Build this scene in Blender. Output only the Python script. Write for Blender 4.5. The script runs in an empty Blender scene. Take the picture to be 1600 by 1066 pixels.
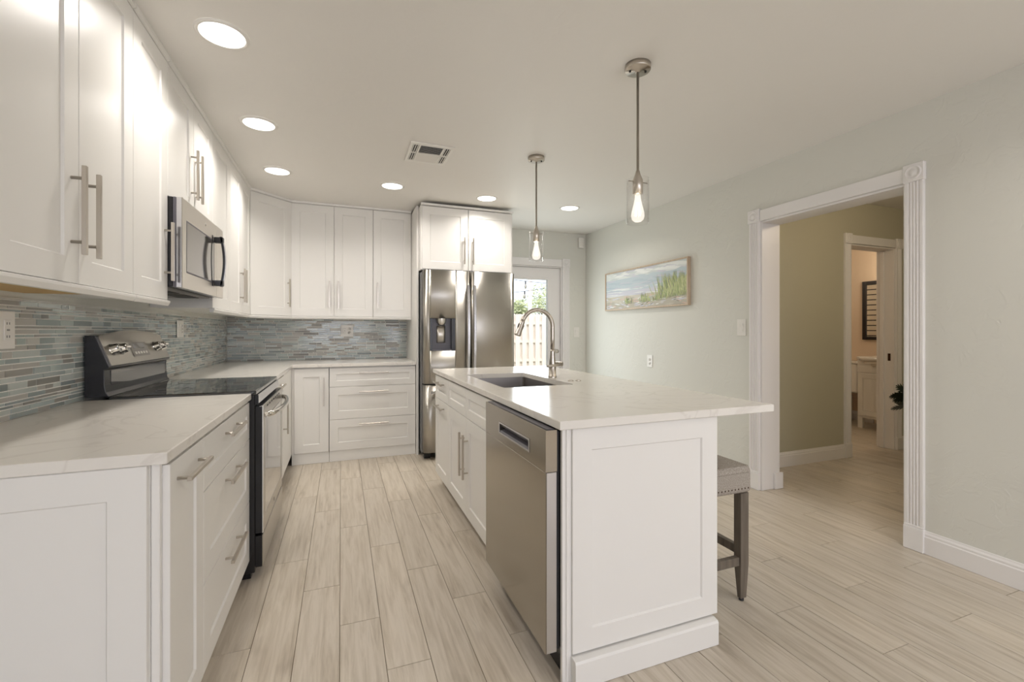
import bpy, bmesh, math, random
from mathutils import Vector, Matrix
random.seed(7)
S = bpy.context.scene
C = S.collection
PI = math.pi
# ------------------------------------------------------------------ camera, world, light
cd = bpy.data.cameras.new('camera'); cam = bpy.data.objects.new('camera', cd); C.objects.link(cam)
cam.location = (0, 0, 1.2195); cam.rotation_euler = (PI/2, 0, -0.3646)
cd.sensor_width = 36; cd.lens = 698.74/1600*36; cd.shift_y = -16/1600; cd.clip_start = 0.02
S.camera = cam
S.view_settings.view_transform = 'Standard'; S.view_settings.look = 'None'
S.view_settings.gamma = 1; S.view_settings.use_curve_mapping = False
S.view_settings.exposure = -0.45
W = bpy.data.worlds.new('sky'); S.world = W; W.use_nodes = True
wn = W.node_tree; wn.nodes.clear()
wo = wn.nodes.new('ShaderNodeOutputWorld'); bg = wn.nodes.new('ShaderNodeBackground'); sk = wn.nodes.new('ShaderNodeTexSky')
sk.sky_type = 'NISHITA'; sk.sun_disc = False; sk.sun_elevation = math.radians(55); sk.sun_rotation = math.radians(200)
sk.air_density = 0.8; sk.dust_density = 4.0; sk.ozone_density = 1.0
mixw = wn.nodes.new('ShaderNodeMix'); mixw.data_type = 'RGBA'; mixw.inputs[0].default_value = 0.6
wn.links.new(sk.outputs[0], mixw.inputs[6]); mixw.inputs[7].default_value = (5.2, 5.5, 6.0, 1)
wn.links.new(mixw.outputs[2], bg.inputs[0]); bg.inputs[1].default_value = 0.48
wn.links.new(bg.outputs[0], wo.inputs[0])

def lamp(name, kind, loc, rot, energy, col, size=None, size_y=None, parent=None, shape=None):
    l = bpy.data.lights.new(name, kind); l.energy = energy; l.color = col
    if kind == 'AREA':
        l.shape = shape or ('RECTANGLE' if size_y else 'DISK'); l.size = size
        if size_y: l.size_y = size_y
    elif size is not None:
        if kind == 'SUN': l.angle = size
        else: l.shadow_soft_size = size
    o = bpy.data.objects.new(name, l); C.objects.link(o); o.location = loc; o.rotation_euler = rot
    if parent: o.parent = parent
    return o
REAR_FILL_W = 33
DAY = (0.87, 0.87, 1.0); WARM = (1.0, 0.86, 0.68)
lamp('sun', 'SUN', (0, 0, 10), (math.radians(38), math.radians(-18), 0), 1.7, (1, 0.95, 0.87), 0.05)
# added fill lamps behind the camera, standing in for daylight from the rear
lamp('window_daylight', 'AREA', (-0.1, -3.12, 1.45), (PI/2, 0, 0), REAR_FILL_W, DAY, 1.7, 1.5)
lamp('window_daylight', 'AREA', (2.0, -3.12, 1.45), (PI/2, 0, 0), REAR_FILL_W, DAY, 1.5, 1.5)
lamp('door_daylight', 'AREA', (2.19, 5.12, 1.06), (-PI/2, 0, 0), 19, (0.90, 0.98, 1.0), 0.5, 1.6)
DOWN_W = 6.5      # watts of each recessed lamp
HALL_W = 26.0
BATH_W = 9.0

# ------------------------------------------------------------------ materials
def mat(name, col, rough=0.5, metal=0.0, spec=0.5, coat=0.0, bump=None, emit=None, aniso=0.0):
    m = bpy.data.materials.new(name); m.use_nodes = True
    nt = m.node_tree; p = nt.nodes['Principled BSDF']
    p.inputs['Base Color'].default_value = (*col, 1); p.inputs['Roughness'].default_value = rough
    p.inputs['Metallic'].default_value = metal; p.inputs['Specular IOR Level'].default_value = spec
    p.inputs['Coat Weight'].default_value = coat; p.inputs['Coat Roughness'].default_value = 0.08
    if emit: p.inputs['Emission Color'].default_value = (*emit[0], 1); p.inputs['Emission Strength'].default_value = emit[1]
    if aniso:
        p.inputs['Anisotropic'].default_value = aniso
        t = nt.nodes.new('ShaderNodeTangent'); t.direction_type = 'RADIAL'; t.axis = 'Z'
        p.inputs['Anisotropic Rotation'].default_value = 0.25
        nt.links.new(t.outputs[0], p.inputs['Tangent'])
    if bump:
        scale, strength, dist, detail = bump
        tc = nt.nodes.new('ShaderNodeTexCoord'); n = nt.nodes.new('ShaderNodeTexNoise')
        n.inputs['Scale'].default_value = scale; n.inputs['Detail'].default_value = detail
        b = nt.nodes.new('ShaderNodeBump'); b.inputs['Strength'].default_value = strength; b.inputs['Distance'].default_value = dist
        nt.links.new(tc.outputs['Object'], n.inputs['Vector']); nt.links.new(n.outputs[0], b.inputs['Height'])
        nt.links.new(b.outputs[0], p.inputs['Normal'])
    return m
def ramp(nt, fac, stops):
    r = nt.nodes.new('ShaderNodeValToRGB'); e = r.color_ramp.elements
    while len(e) < len(stops): e.new(0.5)
    for i, (p, c) in enumerate(stops): e[i].position = p; e[i].color = (*c, 1)
    nt.links.new(fac, r.inputs[0]); return r
def lin(r, g, b):
    f = lambda v: (v/255/12.92) if v/255 <= 0.04045 else ((v/255+0.055)/1.055)**2.4
    return (f(r), f(g), f(b))

M = {}
M['cabinet'] = mat('white_cabinet_paint', lin(238, 236, 231), 0.34, spec=0.32, bump=(180, 0.02, 0.001, 2))
M['cabinet_wood'] = mat('cabinet_underside_wood', lin(206, 172, 110), 0.5)
M['white_trim'] = mat('white_trim_paint', lin(238, 235, 232), 0.38)
M['white_plastic'] = mat('white_plastic', lin(236, 233, 226), 0.35)
M['slot'] = mat('dark_slot', (0.03, 0.03, 0.03), 0.6)
M['ceramic'] = mat('white_ceramic', lin(240, 236, 228), 0.12, coat=0.3)
M['steel'] = mat('brushed_steel', lin(182, 178, 170), 0.30, 1.0, aniso=0.85)
M['steel_light'] = mat('light_brushed_steel', lin(226, 221, 213), 0.36, 1.0)
M['steel_flat'] = mat('satin_steel', lin(168, 162, 152), 0.17, 1.0)
M['steel_side'] = mat('smooth_steel', lin(205, 205, 208), 0.2, 1.0)
M['nickel'] = mat('brushed_nickel', lin(198, 191, 181), 0.28, 1.0)
M['chrome'] = mat('chrome', lin(222, 219, 214), 0.12, 1.0)
M['sink_steel'] = mat('sink_steel', lin(172, 168, 166), 0.36, 1.0)
M['black'] = mat('black_enamel', (0.012, 0.012, 0.014), 0.25)
M['black_glass'] = mat('black_glass', (0.008, 0.009, 0.01), 0.04, spec=0.8, coat=0.5)
M['oven_window'] = mat('oven_window_glass', (0.03, 0.03, 0.03), 0.03, spec=1.0, coat=1.0)
M['grey_window'] = mat('microwave_window', lin(120, 116, 110), 0.08, 0.6, coat=0.8)
M['dark_rubber'] = mat('dark_rubber', (0.02, 0.02, 0.022), 0.6)
M['dark_grey'] = mat('dark_grey_plastic', lin(92, 90, 96), 0.35)
M['brown_metal'] = mat('bronze_metal', lin(70, 48, 34), 0.35, 0.8)
M['mid_grey'] = mat('grey_metal', lin(150, 146, 140), 0.4, 0.3)
M['black_frame'] = mat('black_mirror_frame', lin(34, 26, 24), 0.4)
M['mirror'] = mat('mirror_glass', (0.92, 0.92, 0.92), 0.01, 1.0)
M['hall'] = None
def wallmat(name, col, sc=9.0, st=0.22, di=0.005):
    m = mat(name, col, 0.62, spec=0.3)
    nt = m.node_tree; p = nt.nodes['Principled BSDF']
    tc = nt.nodes.new('ShaderNodeTexCoord')
    n1 = nt.nodes.new('ShaderNodeTexNoise'); n1.inputs['Scale'].default_value = sc; n1.inputs['Detail'].default_value = 5; n1.inputs['Distortion'].default_value = 1.4
    n2 = nt.nodes.new('ShaderNodeTexNoise'); n2.inputs['Scale'].default_value = sc*0.35; n2.inputs['Detail'].default_value = 2
    r1 = ramp(nt, n1.outputs[0], [(0.46, (0, 0, 0)), (0.53, (1, 1, 1))])
    r2 = ramp(nt, n2.outputs[0], [(0.46, (0.12,)*3), (0.6, (1, 1, 1))])
    mu = nt.nodes.new('ShaderNodeMath'); mu.operation = 'MULTIPLY'
    b = nt.nodes.new('ShaderNodeBump'); b.inputs['Strength'].default_value = st; b.inputs['Distance'].default_value = di
    L = nt.links.new
    L(tc.outputs['Object'], n1.inputs['Vector']); L(tc.outputs['Object'], n2.inputs['Vector'])
    L(r1.outputs[0], mu.inputs[0]); L(r2.outputs[0], mu.inputs[1]); L(mu.outputs[0], b.inputs['Height']); L(b.outputs[0], p.inputs['Normal'])
    return m
M['wall'] = wallmat('sage_wall_paint', lin(222, 221, 212))
M['ceiling'] = wallmat('ceiling_paint', lin(236, 233, 227), 5.0, 0.12, 0.004)
M['hall_wall'] = wallmat('hall_wall_paint', lin(193, 189, 168), 4.0, 0.06, 0.003)
M['bath_wall'] = mat('bathroom_wall_paint', lin(228, 206, 182), 0.55)

def quartz():
    m = mat('white_quartz', lin(226, 221, 212), 0.17, spec=0.32)
    nt = m.node_tree; p = nt.nodes['Principled BSDF']; L = nt.links.new
    tc = nt.nodes.new('ShaderNodeTexCoord')
    n = nt.nodes.new('ShaderNodeTexNoise'); n.inputs['Scale'].default_value = 2.6; n.inputs['Detail'].default_value = 7; n.inputs['Distortion'].default_value = 1.2
    L(tc.outputs['Object'], n.inputs['Vector'])
    base = lin(234, 230, 222)
    r = ramp(nt, n.outputs[0], [(0.0, base), (0.485, base), (0.505, lin(224, 219, 211)), (0.525, base), (1.0, lin(230, 225, 217))])
    L(r.outputs[0], p.inputs['Base Color']); return m
M['quartz'] = quartz()

def plank_mat():
    m = mat('grey_wood_plank_tile', (0.5, 0.5, 0.5), 0.33, spec=0.45)
    nt = m.node_tree; p = nt.nodes['Principled BSDF']; L = nt.links.new
    uv = nt.nodes.new('ShaderNodeUVMap'); uv.uv_map = 'grain'
    mp = nt.nodes.new('ShaderNodeMapping'); mp.inputs['Scale'].default_value = (26, 1.6, 1)
    n = nt.nodes.new('ShaderNodeTexNoise'); n.inputs['Scale'].default_value = 1.6; n.inputs['Detail'].default_value = 6; n.inputs['Roughness'].default_value = 0.62; n.inputs['Distortion'].default_value = 0.5
    L(uv.outputs[0], mp.inputs['Vector']); L(mp.outputs[0], n.inputs['Vector'])
    r = ramp(nt, n.outputs[0], [(0.26, lin(172, 159, 141)), (0.42, lin(196, 185, 168)), (0.6, lin(211, 201, 186)), (0.8, lin(190, 181, 166))])
    n2 = nt.nodes.new('ShaderNodeTexNoise'); n2.inputs['Scale'].default_value = 1.0; n2.inputs['Detail'].default_value = 3
    mp2 = nt.nodes.new('ShaderNodeMapping'); mp2.inputs['Scale'].default_value = (9, 2.2, 1)
    L(uv.outputs[0], mp2.inputs['Vector']); L(mp2.outputs[0], n2.inputs['Vector'])
    kn = ramp(nt, n2.outputs[0], [(0.22, lin(150, 138, 122)), (0.36, (1, 1, 1))])
    mx = nt.nodes.new('ShaderNodeMix'); mx.data_type = 'RGBA'; mx.blend_type = 'MULTIPLY'; mx.inputs[0].default_value = 0.45
    L(r.outputs[0], mx.inputs[6]); L(kn.outputs[0], mx.inputs[7])
    at = nt.nodes.new('ShaderNodeAttribute'); at.attribute_name = 'tint'
    mx2 = nt.nodes.new('ShaderNodeMix'); mx2.data_type = 'RGBA'; mx2.blend_type = 'MULTIPLY'; mx2.inputs[0].default_value = 1
    cr = ramp(nt, at.outputs['Fac'], [(0, (0.94, 0.94, 0.94)), (1, (1.03, 1.025, 1.015))])
    L(mx.outputs[2], mx2.inputs[6]); L(cr.outputs[0], mx2.inputs[7]); L(mx2.outputs[2], p.inputs['Base Color'])
    b = nt.nodes.new('ShaderNodeBump'); b.inputs['Strength'].default_value = 0.08; b.inputs['Distance'].default_value = 0.002
    L(n.outputs[0], b.inputs['Height']); L(b.outputs[0], p.inputs['Normal'])
    return m
M['plank'] = plank_mat()
M['grout'] = mat('floor_grout', lin(128, 116, 100), 0.8)

def woodmat(name, c0, c1, rough=0.45, axis='z', sc=14):
    m = mat(name, c0, rough)
    nt = m.node_tree; p = nt.nodes['Principled BSDF']; L = nt.links.new
    tc = nt.nodes.new('ShaderNodeTexCoord'); mp = nt.nodes.new('ShaderNodeMapping')
    mp.inputs['Scale'].default_value = {'z': (sc, sc, 1), 'x': (1, sc, sc), 'y': (sc, 1, sc)}[axis]
    n = nt.nodes.new('ShaderNodeTexNoise'); n.inputs['Scale'].default_value = 4; n.inputs['Detail'].default_value = 5
    L(tc.outputs['Object'], mp.inputs['Vector']); L(mp.outputs[0], n.inputs['Vector'])
    r = ramp(nt, n.outputs[0], [(0.3, c0), (0.7, c1)]); L(r.outputs[0], p.inputs['Base Color']); return m
M['stool_wood'] = woodmat('weathered_grey_wood', lin(92, 84, 74), lin(124, 114, 101))
M['frame_wood'] = woodmat('pale_frame_wood', lin(190, 168, 142), lin(208, 190, 166))
M['fence_wood'] = woodmat('bleached_fence_wood', lin(222, 210, 200), lin(238, 229, 221), 0.8)
M['bark'] = woodmat('bark', lin(96, 84, 70), lin(128, 112, 94), 0.9)
def fabric():
    m = mat('grey_linen_fabric', lin(168, 160, 150), 0.9, spec=0.15)
    nt = m.node_tree; p = nt.nodes['Principled BSDF']; L = nt.links.new
    tc = nt.nodes.new('ShaderNodeTexCoord')
    n = nt.nodes.new('ShaderNodeTexNoise'); n.inputs['Scale'].default_value = 260; n.inputs['Detail'].default_value = 3
    L(tc.outputs['Object'], n.inputs['Vector'])
    r = ramp(nt, n.outputs[0], [(0.35, lin(142, 134, 124)), (0.65, lin(184, 176, 165))]); L(r.outputs[0], p.inputs['Base Color'])
    b = nt.nodes.new('ShaderNodeBump'); b.inputs['Strength'].default_value = 0.3; b.inputs['Distance'].default_value = 0.001
    L(n.outputs[0], b.inputs['Height']); L(b.outputs[0], p.inputs['Normal']); return m
M['fabric'] = fabric()
def thin_glass(name, tint=(1, 1, 1), refl=0.10, rough=0.0):
    m = bpy.data.materials.new(name); m.use_nodes = True; nt = m.node_tree; nt.nodes.clear()
    o = nt.nodes.new('ShaderNodeOutputMaterial'); t = nt.nodes.new('ShaderNodeBsdfTransparent'); g = nt.nodes.new('ShaderNodeBsdfGlossy')
    t.inputs[0].default_value = (*tint, 1); g.inputs['Roughness'].default_value = rough
    lw = nt.nodes.new('ShaderNodeLayerWeight'); lw.inputs[0].default_value = refl
    mx = nt.nodes.new('ShaderNodeMixShader'); L = nt.links.new
    L(lw.outputs['Facing'], mx.inputs[0]); L(t.outputs[0], mx.inputs[1]); L(g.outputs[0], mx.inputs[2]); L(mx.outputs[0], o.inputs[0])
    return m
M['pane'] = thin_glass('window_pane', refl=0.08)
M['shade_glass'] = thin_glass('clear_shade_glass', refl=0.10)
M['bulb'] = mat('glowing_bulb', (1, 0.95, 0.85), 0.2, emit=((1.0, 0.92, 0.80), 1.1))
M['filament'] = mat('filament', (1, 0.9, 0.7), 0.3, emit=((1.0, 0.86, 0.62), 14))
M['diffuser'] = mat('lamp_diffuser', (1, 1, 1), 0.5, emit=((1.0, 0.97, 0.92), 5.0))
M['led'] = mat('vanity_bulb', (1, 0.95, 0.85), 0.4, emit=((1.0, 0.85, 0.62), 6))
TILE = [mat('mosaic_tile', lin(c[0]-2, c[1]-3, c[2]-6), r, spec=0.6, coat=cc) for c, r, cc in [
    ((156, 167, 167), 0.12, .15), ((174, 184, 183), 0.12, .15), ((192, 199, 196), 0.12, .15), ((138, 147, 148), 0.12, .15),
    ((158, 156, 151), 0.35, 0), ((180, 178, 173), 0.35, 0), ((194, 193, 187), 0.35, 0), ((138, 137, 132), 0.35, 0), ((178, 190, 188), .12, .15)]]
M['tile_grout'] = mat('tile_grout', lin(234, 232, 225), 0.8)
M['leaf'] = mat('dark_green_leaf', lin(30, 44, 30), 0.45)
M['tree_leaf'] = mat('tree_leaf', lin(168, 178, 128), 0.6)
M['tree_leaf2'] = mat('tree_leaf_light', lin(196, 202, 160), 0.6)
M['pot'] = mat('terracotta_pot', lin(150, 118, 92), 0.7)
M['soil'] = mat('soil', lin(60, 46, 36), 0.9)
M['grass'] = mat('lawn', lin(128, 138, 92), 0.9)
M['shutter'] = mat('white_shutter', lin(240, 228, 208), 0.4)

# ------------------------------------------------------------------ mesh helpers
class MB:
    """collects shapes; build() links them as one mesh object"""
    def __init__(s): s.bm = bmesh.new(); s.mats = []
    def mi(s, m):
        if m not in s.mats: s.mats.append(m)
        return s.mats.index(m)
    def _merge(s, b, m, mtx=None, smooth=False):
        if mtx is not None: bmesh.ops.transform(b, matrix=mtx, verts=b.verts)
        i = s.mi(m); mp = {}
        for v in b.verts: mp[v] = s.bm.verts.new(v.co)
        for f in b.faces:
            try: nf = s.bm.faces.new([mp[v] for v in f.verts])
            except ValueError: continue
            nf.material_index = i; nf.smooth = smooth or f.smooth
        b.free(); return s
    def box(s, x0, x1, y0, y1, z0, z1, m, bev=0.0, seg=1, mtx=None):
        b = bmesh.new(); bmesh.ops.create_cube(b, size=1)
        for v in b.verts: v.co = Vector(((x0+x1)/2+v.co.x*(x1-x0), (y0+y1)/2+v.co.y*(y1-y0), (z0+z1)/2+v.co.z*(z1-z0)))
        if bev: bmesh.ops.bevel(b, geom=list(b.edges), offset=bev, segments=seg, profile=0.5, affect='EDGES')
        return s._merge(b, m, mtx)
    def quad(s, pts, m):
        i = s.mi(m); f = s.bm.faces.new([s.bm.verts.new(p) for p in pts]); f.material_index = i; return f
    def prism(s, pts, z0, z1, m, axis='z', bev=0.0, smooth=False, mtx=None):
        """pts 2d polygon extruded; axis z: (x,y), axis y: (x,z), axis x: (y,z)"""
        b = bmesh.new()
        def P(p, h): return {'z': (p[0], p[1], h), 'y': (p[0], h, p[1]), 'x': (h, p[0], p[1])}[axis]
        a = [b.verts.new(P(p, z0)) for p in pts]; c = [b.verts.new(P(p, z1)) for p in pts]
        b.faces.new(a[::-1]); b.faces.new(c); n = len(pts)
        for i in range(n):
            f = b.faces.new((a[i], a[(i+1) % n], c[(i+1) % n], c[i])); f.smooth = smooth
        bmesh.ops.recalc_face_normals(b, faces=b.faces)
        if bev: bmesh.ops.bevel(b, geom=list(b.edges), offset=bev, segments=2, profile=0.5, affect='EDGES')
        return s._merge(b, m, mtx)
    def lathe(s, prof, m, n=24, mtx=None, smooth=True, closed=False):
        """prof: (r, z) pairs about z"""
        b = bmesh.new(); rings = []
        for r, z in prof:
            if r < 1e-6: rings.append([b.verts.new((0, 0, z))])
            else: rings.append([b.verts.new((r*math.cos(2*PI*k/n), r*math.sin(2*PI*k/n), z)) for k in range(n)])
        rr = rings + ([rings[0]] if closed else [])
        for A, B in zip(rr, rr[1:]):
            for k in range(n):
                k2 = (k+1) % n
                if len(A) == 1 and len(B) == 1: continue
                if len(A) == 1: f = b.faces.new((A[0], B[k2], B[k]))
                elif len(B) == 1: f = b.faces.new((A[k], A[k2], B[0]))
                else: f = b.faces.new((A[k], A[k2], B[k2], B[k]))
                f.smooth = smooth
        bmesh.ops.recalc_face_normals(b, faces=b.faces)
        return s._merge(b, m, mtx)
    def cyl(s, p0, p1, r, m, n=16, r1=None, smooth=True):
        p0, p1 = Vector(p0), Vector(p1); d = p1-p0; L = d.length
        q = d.to_track_quat('Z', 'Y').to_matrix().to_4x4()
        r1 = r if r1 is None else r1
        return s.lathe([(0, 0), (r, 0), (r, 0), (r1, L), (r1, L), (0, L)], m, n, Matrix.Translation(p0) @ q, smooth)
    def tube(s, pts, r, m, n=12, cap=True):
        pts = [Vector(p) for p in pts]; b = bmesh.new(); rings = []
        rs = r if isinstance(r, (list, tuple)) else [r]*len(pts)
        up = None
        for i, p in enumerate(pts):
            t = (pts[min(i+1, len(pts)-1)]-pts[max(i-1, 0)]).normalized()
            if up is None:
                up = Vector((0, 0, 1)) if abs(t.z) < 0.9 else Vector((0, 1, 0))
            a = t.cross(up).normalized(); up = a.cross(t).normalized()
            rings.append([b.verts.new(p+(a*math.cos(2*PI*k/n)+up*math.sin(2*PI*k/n))*rs[i]) for k in range(n)])
        for A, B in zip(rings, rings[1:]):
            for k in range(n):
                f = b.faces.new((A[k], A[(k+1) % n], B[(k+1) % n], B[k])); f.smooth = True
        if cap: b.faces.new(rings[0][::-1]); b.faces.new(rings[-1])
        bmesh.ops.recalc_face_normals(b, faces=b.faces)
        return s._merge(b, m)
    def loops(s, w, h, steps, m, x0=0, z0=0):
        """nested rectangles: steps (inset, y); caps first and last. x width, z height, y depth (front = small y)"""
        b = bmesh.new(); R = []
        for i, y in steps:
            R.append([b.verts.new(p) for p in ((x0+i, y, z0+i), (x0+w-i, y, z0+i), (x0+w-i, y, z0+h-i), (x0+i, y, z0+h-i))])
        for A, B in zip(R, R[1:]):
            for k in range(4): b.faces.new((A[k], A[(k+1) % 4], B[(k+1) % 4], B[k]))
        b.faces.new(R[0][::-1]); b.faces.new(R[-1])
        bmesh.ops.recalc_face_normals(b, faces=b.faces)
        return s._merge(b, m)
    def shaker(s, x0, z0, w, h, m, rail=0.075, t=0.02, rec=0.0065):
        return s.loops(w, h, [(0, 0), (0, -t+0.0015), (0.0015, -t), (rail, -t), (rail+0.0045, -t+rec), ], m, x0, z0)
    def build(s, name, parent=None, loc=None, rot=None):
        me = bpy.data.meshes.new(name)
        s.bm.to_mesh(me); s.bm.free()
        for m in s.mats: me.materials.append(m)
        o = bpy.data.objects.new(name, me); C.objects.link(o)
        if parent: o.parent = parent
        if loc: o.location = loc
        if rot: o.rotation_euler = rot
        return o
def tag(o, label=None, cat=None, group=None, kind=None):
    if label: o['label'] = label
    if cat: o['category'] = cat
    if group: o['group'] = group
    if kind: o['kind'] = kind
    return o
def thing(name, label, cat, loc=(0, 0, 0), rz=0, group=None):
    o = bpy.data.objects.new(name, None); C.objects.link(o); o.empty_display_size = 0.05
    o.location = loc; o.rotation_euler = (0, 0, rz); return tag(o, label, cat, group)
def struct(name, mb, parent=None):
    o = mb.build(name, parent)
    if not parent: o['kind'] = 'structure'
    return o
def copy_tree(o, parent=None):
    c = o.copy(); C.objects.link(c); c.parent = parent
    for ch in list(o.children): copy_tree(ch, c)
    return c

# ------------------------------------------------------------------ room shell
XL, XR, YB, ZC = -1.065, 2.99, 5.13, 2.475
XR2 = 3.165            # hall side of the right wall
YR = -3.2              # wall behind the camera
HY = 2.88              # hall wall (facing the camera)
# floor: wood plank tiles along Y, one third stagger
def floor():
    bm = bmesh.new(); uvl = bm.loops.layers.uv.new('grain'); tl = bm.faces.layers.float.new('tint')
    pw, L = 0.1593, 0.975; x_min, x_max, y_min, y_max = -1.2, 7.1, -3.3, 6.5; g = 0.0018
    f = bm.faces.new([bm.verts.new(p) for p in ((x_min, y_min, -0.0025), (x_max, y_min, -0.0025), (x_max, y_max, -0.0025), (x_min, y_max, -0.0025))]); f.material_index = 1
    b0 = [bm.verts.new(p) for p in ((x_min, y_min, -0.08), (x_max, y_min, -0.08), (x_max, y_max, -0.08), (x_min, y_max, -0.08))]
    bm.faces.new(b0[::-1]).material_index = 1
    t0 = list(f.verts)
    for k in range(4): bm.faces.new((b0[k], b0[(k+1) % 4], t0[(k+1) % 4], t0[k])).material_index = 1
    R = random.Random(3)
    for k in range(int((x_min+0.006)/pw)-1, int((x_max+0.006)/pw)+1):
        xa, xb = max(-0.006+k*pw, x_min), min(-0.006+(k+1)*pw, x_max)
        if xb-xa < 0.01: continue
        y = 1.98-0.319*k
        y -= math.ceil((y-y_min)/L)*L
        while y < y_max:
            ya, yb = max(y, y_min), min(y+L, y_max); y += L
            if yb-ya < 0.01: continue
            o = R.random()*40; o2 = R.random()*9; tv = R.random()
            c = [(xa+g, ya+g), (xb-g, ya+g), (xb-g, yb-g), (xa+g, yb-g)]
            top = [bm.verts.new((p[0], p[1], 0)) for p in c]; bot = [bm.verts.new((p[0]+(-.001 if i in (0, 3) else .001), p[1]+(-.001 if i < 2 else .001), -0.003)) for i, p in enumerate(c)]
            fs = [bm.faces.new(top)]
            for i in range(4): fs.append(bm.faces.new((bot[i], bot[(i+1) % 4], top[(i+1) % 4], top[i])))
            for fc in fs:
                fc[tl] = tv
                for lp in fc.loops: lp[uvl].uv = (lp.vert.co.x-xa+o2, lp.vert.co.y-ya+o)
    me = bpy.data.meshes.new('floor'); bm.to_mesh(me); bm.free()
    me.materials.append(M['plank']); me.materials.append(M['grout'])
    ob = bpy.data.objects.new('floor', me); C.objects.link(ob); ob['kind'] = 'structure'
floor()
b = MB(); b.box(-1.2, 7.1, -3.35, 6.5, ZC, ZC+0.12, M['ceiling']); struct('ceiling', b)
b = MB(); b.box(XL-0.13, XL, YR-0.13, 5.6, 0, ZC, M['wall']); struct('wall_left', b)
# back wall with the patio door opening X 1.725..2.645, Z ..2.035
DX0, DX1, DZ = 1.725, 2.645, 2.035
b = MB(); b.box(XL, DX0, YB, YB+0.14, 0, ZC, M['wall']); b.box(DX1, XR, YB, YB+0.14, 0, ZC, M['wall']); b.box(DX0, DX1, YB, YB+0.14, DZ, ZC, M['wall']); struct('wall_back', b)
# right wall with the opening to the hall
OY0, OY1, OZ = 1.57, 2.515, 2.055
b = MB(); b.box(XR, XR2, YR, OY0, 0, ZC, M['wall']); b.box(XR, XR2, OY1, YB+0.14, 0, ZC, M['wall']); b.box(XR, XR2, OY0, OY1, OZ, ZC, M['wall']); struct('wall_right', b)
# wall behind the camera; its two unseen windows are added around the fill lamps
b = MB(); wz0, wz1 = 0.65, 2.25
b.box(XL, XR2, YR-0.13, YR, 0, wz0, M['wall']); b.box(XL, XR2, YR-0.13, YR, wz1, ZC, M['wall'])
for a, c in ((XL, -0.95), (0.75, 1.25), (2.75, XR2)): b.box(a, c, YR-0.13, YR, wz0, wz1, M['wall'])
struct('wall_rear', b)
for n, (a, c) in enumerate(((-0.95, 0.75), (1.25, 2.75))):
    w = MB()
    for q in ((a, a+.06, wz0, wz1), (c-.06, c, wz0, wz1), (a+.06, c-.06, wz0, wz0+.06), (a+.06, c-.06, wz1-.06, wz1), ((a+c)/2-.02, (a+c)/2+.02, wz0+.06, wz1-.06)):
        w.box(q[0], q[1], YR-0.1, YR-0.03, q[2], q[3], M['white_trim'])
    wo_ = struct('window_%d' % (n+1), w)
    g = MB(); g.box(a+.05, c-.05, YR-0.07, YR-0.065, wz0+.05, wz1-.05, M['pane']); g.build('pane', wo_)

# hall
BX0, BX1, BZ = 4.600, 5.295, 2.065      # bathroom door opening in the hall wall
b = MB(); b.box(XR2, BX0, HY, HY+0.15, 0, ZC, M['hall_wall']); b.box(BX1, 7.1, HY, HY+0.15, 0, ZC, M['hall_wall']); b.box(BX0, BX1, HY, HY+0.15, BZ, ZC, M['hall_wall']); struct('wall_hall', b)
b = MB(); b.box(6.97, 7.1, -0.2, HY, 0, ZC, M['hall_wall']); struct('wall_hall_end', b)
b = MB(); b.box(XR2, 7.1, -0.33, -0.2, 0, ZC, M['hall_wall']); struct('wall_hall_near', b)
# bathroom
b = MB(); b.box(6.55, 6.68, HY+0.15, 6.3, 0, ZC, M['bath_wall']); struct('wall_bathroom_right', b)
b = MB(); b.box(3.9, 4.03, HY+0.15, 6.3, 0, ZC, M['bath_wall']); struct('wall_bathroom_left', b)
b = MB(); b.box(4.03, 6.55, 6.17, 6.3, 0, ZC, M['bath_wall']); struct('wall_bathroom_back', b)

def baseboard(name, p0, p1, n, h=0.125, t=0.016):
    """moulded skirting from p0 to p1 on the floor, n = outward normal"""
    p0, p1, n = Vector((*p0, 0)), Vector((*p1, 0)), Vector((*n, 0)); d = (p1-p0)
    prof = [(0, 0.0015), (t, 0.0015), (t, h*0.74), (t*0.75, h*0.78), (t*0.75, h*0.86), (t*0.45, h*0.93), (t*0.3, h), (0, h)]
    b = MB(); A = [b.bm.verts.new(p0+n*q[0]+Vector((0, 0, q[1]))) for q in prof]; B = [b.bm.verts.new(p1+n*q[0]+Vector((0, 0, q[1]))) for q in prof]
    k = len(prof); b.mi(M['white_trim'])
    b.bm.faces.new(A); b.bm.faces.new(B[::-1])
    for i in range(k): b.bm.faces.new((A[i], B[i], B[(i+1) % k], A[(i+1) % k]))
    bmesh.ops.recalc_face_normals(b.bm, faces=b.bm.faces)
    return struct(name, b)
CW = 0.088
baseboard('baseboard_right', (XR, YR), (XR, OY0-CW-.002), (-1, 0))
baseboard('baseboard_right_far', (XR, OY1+CW+.002), (XR, YB), (-1, 0))
baseboard('baseboard_back', (2.755, YB), (XR-.017, YB), (0, -1))
baseboard('baseboard_hall', (XR2+.02, HY), (BX0-CW-.002, HY), (0, -1), 0.13)
baseboard('baseboard_hall_far', (BX1+CW+.002, HY), (6.96, HY), (0, -1), 0.13)
baseboard('baseboard_bathroom', (6.55, 3.80), (6.55, 6.16), (-1, 0), 0.13)

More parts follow.
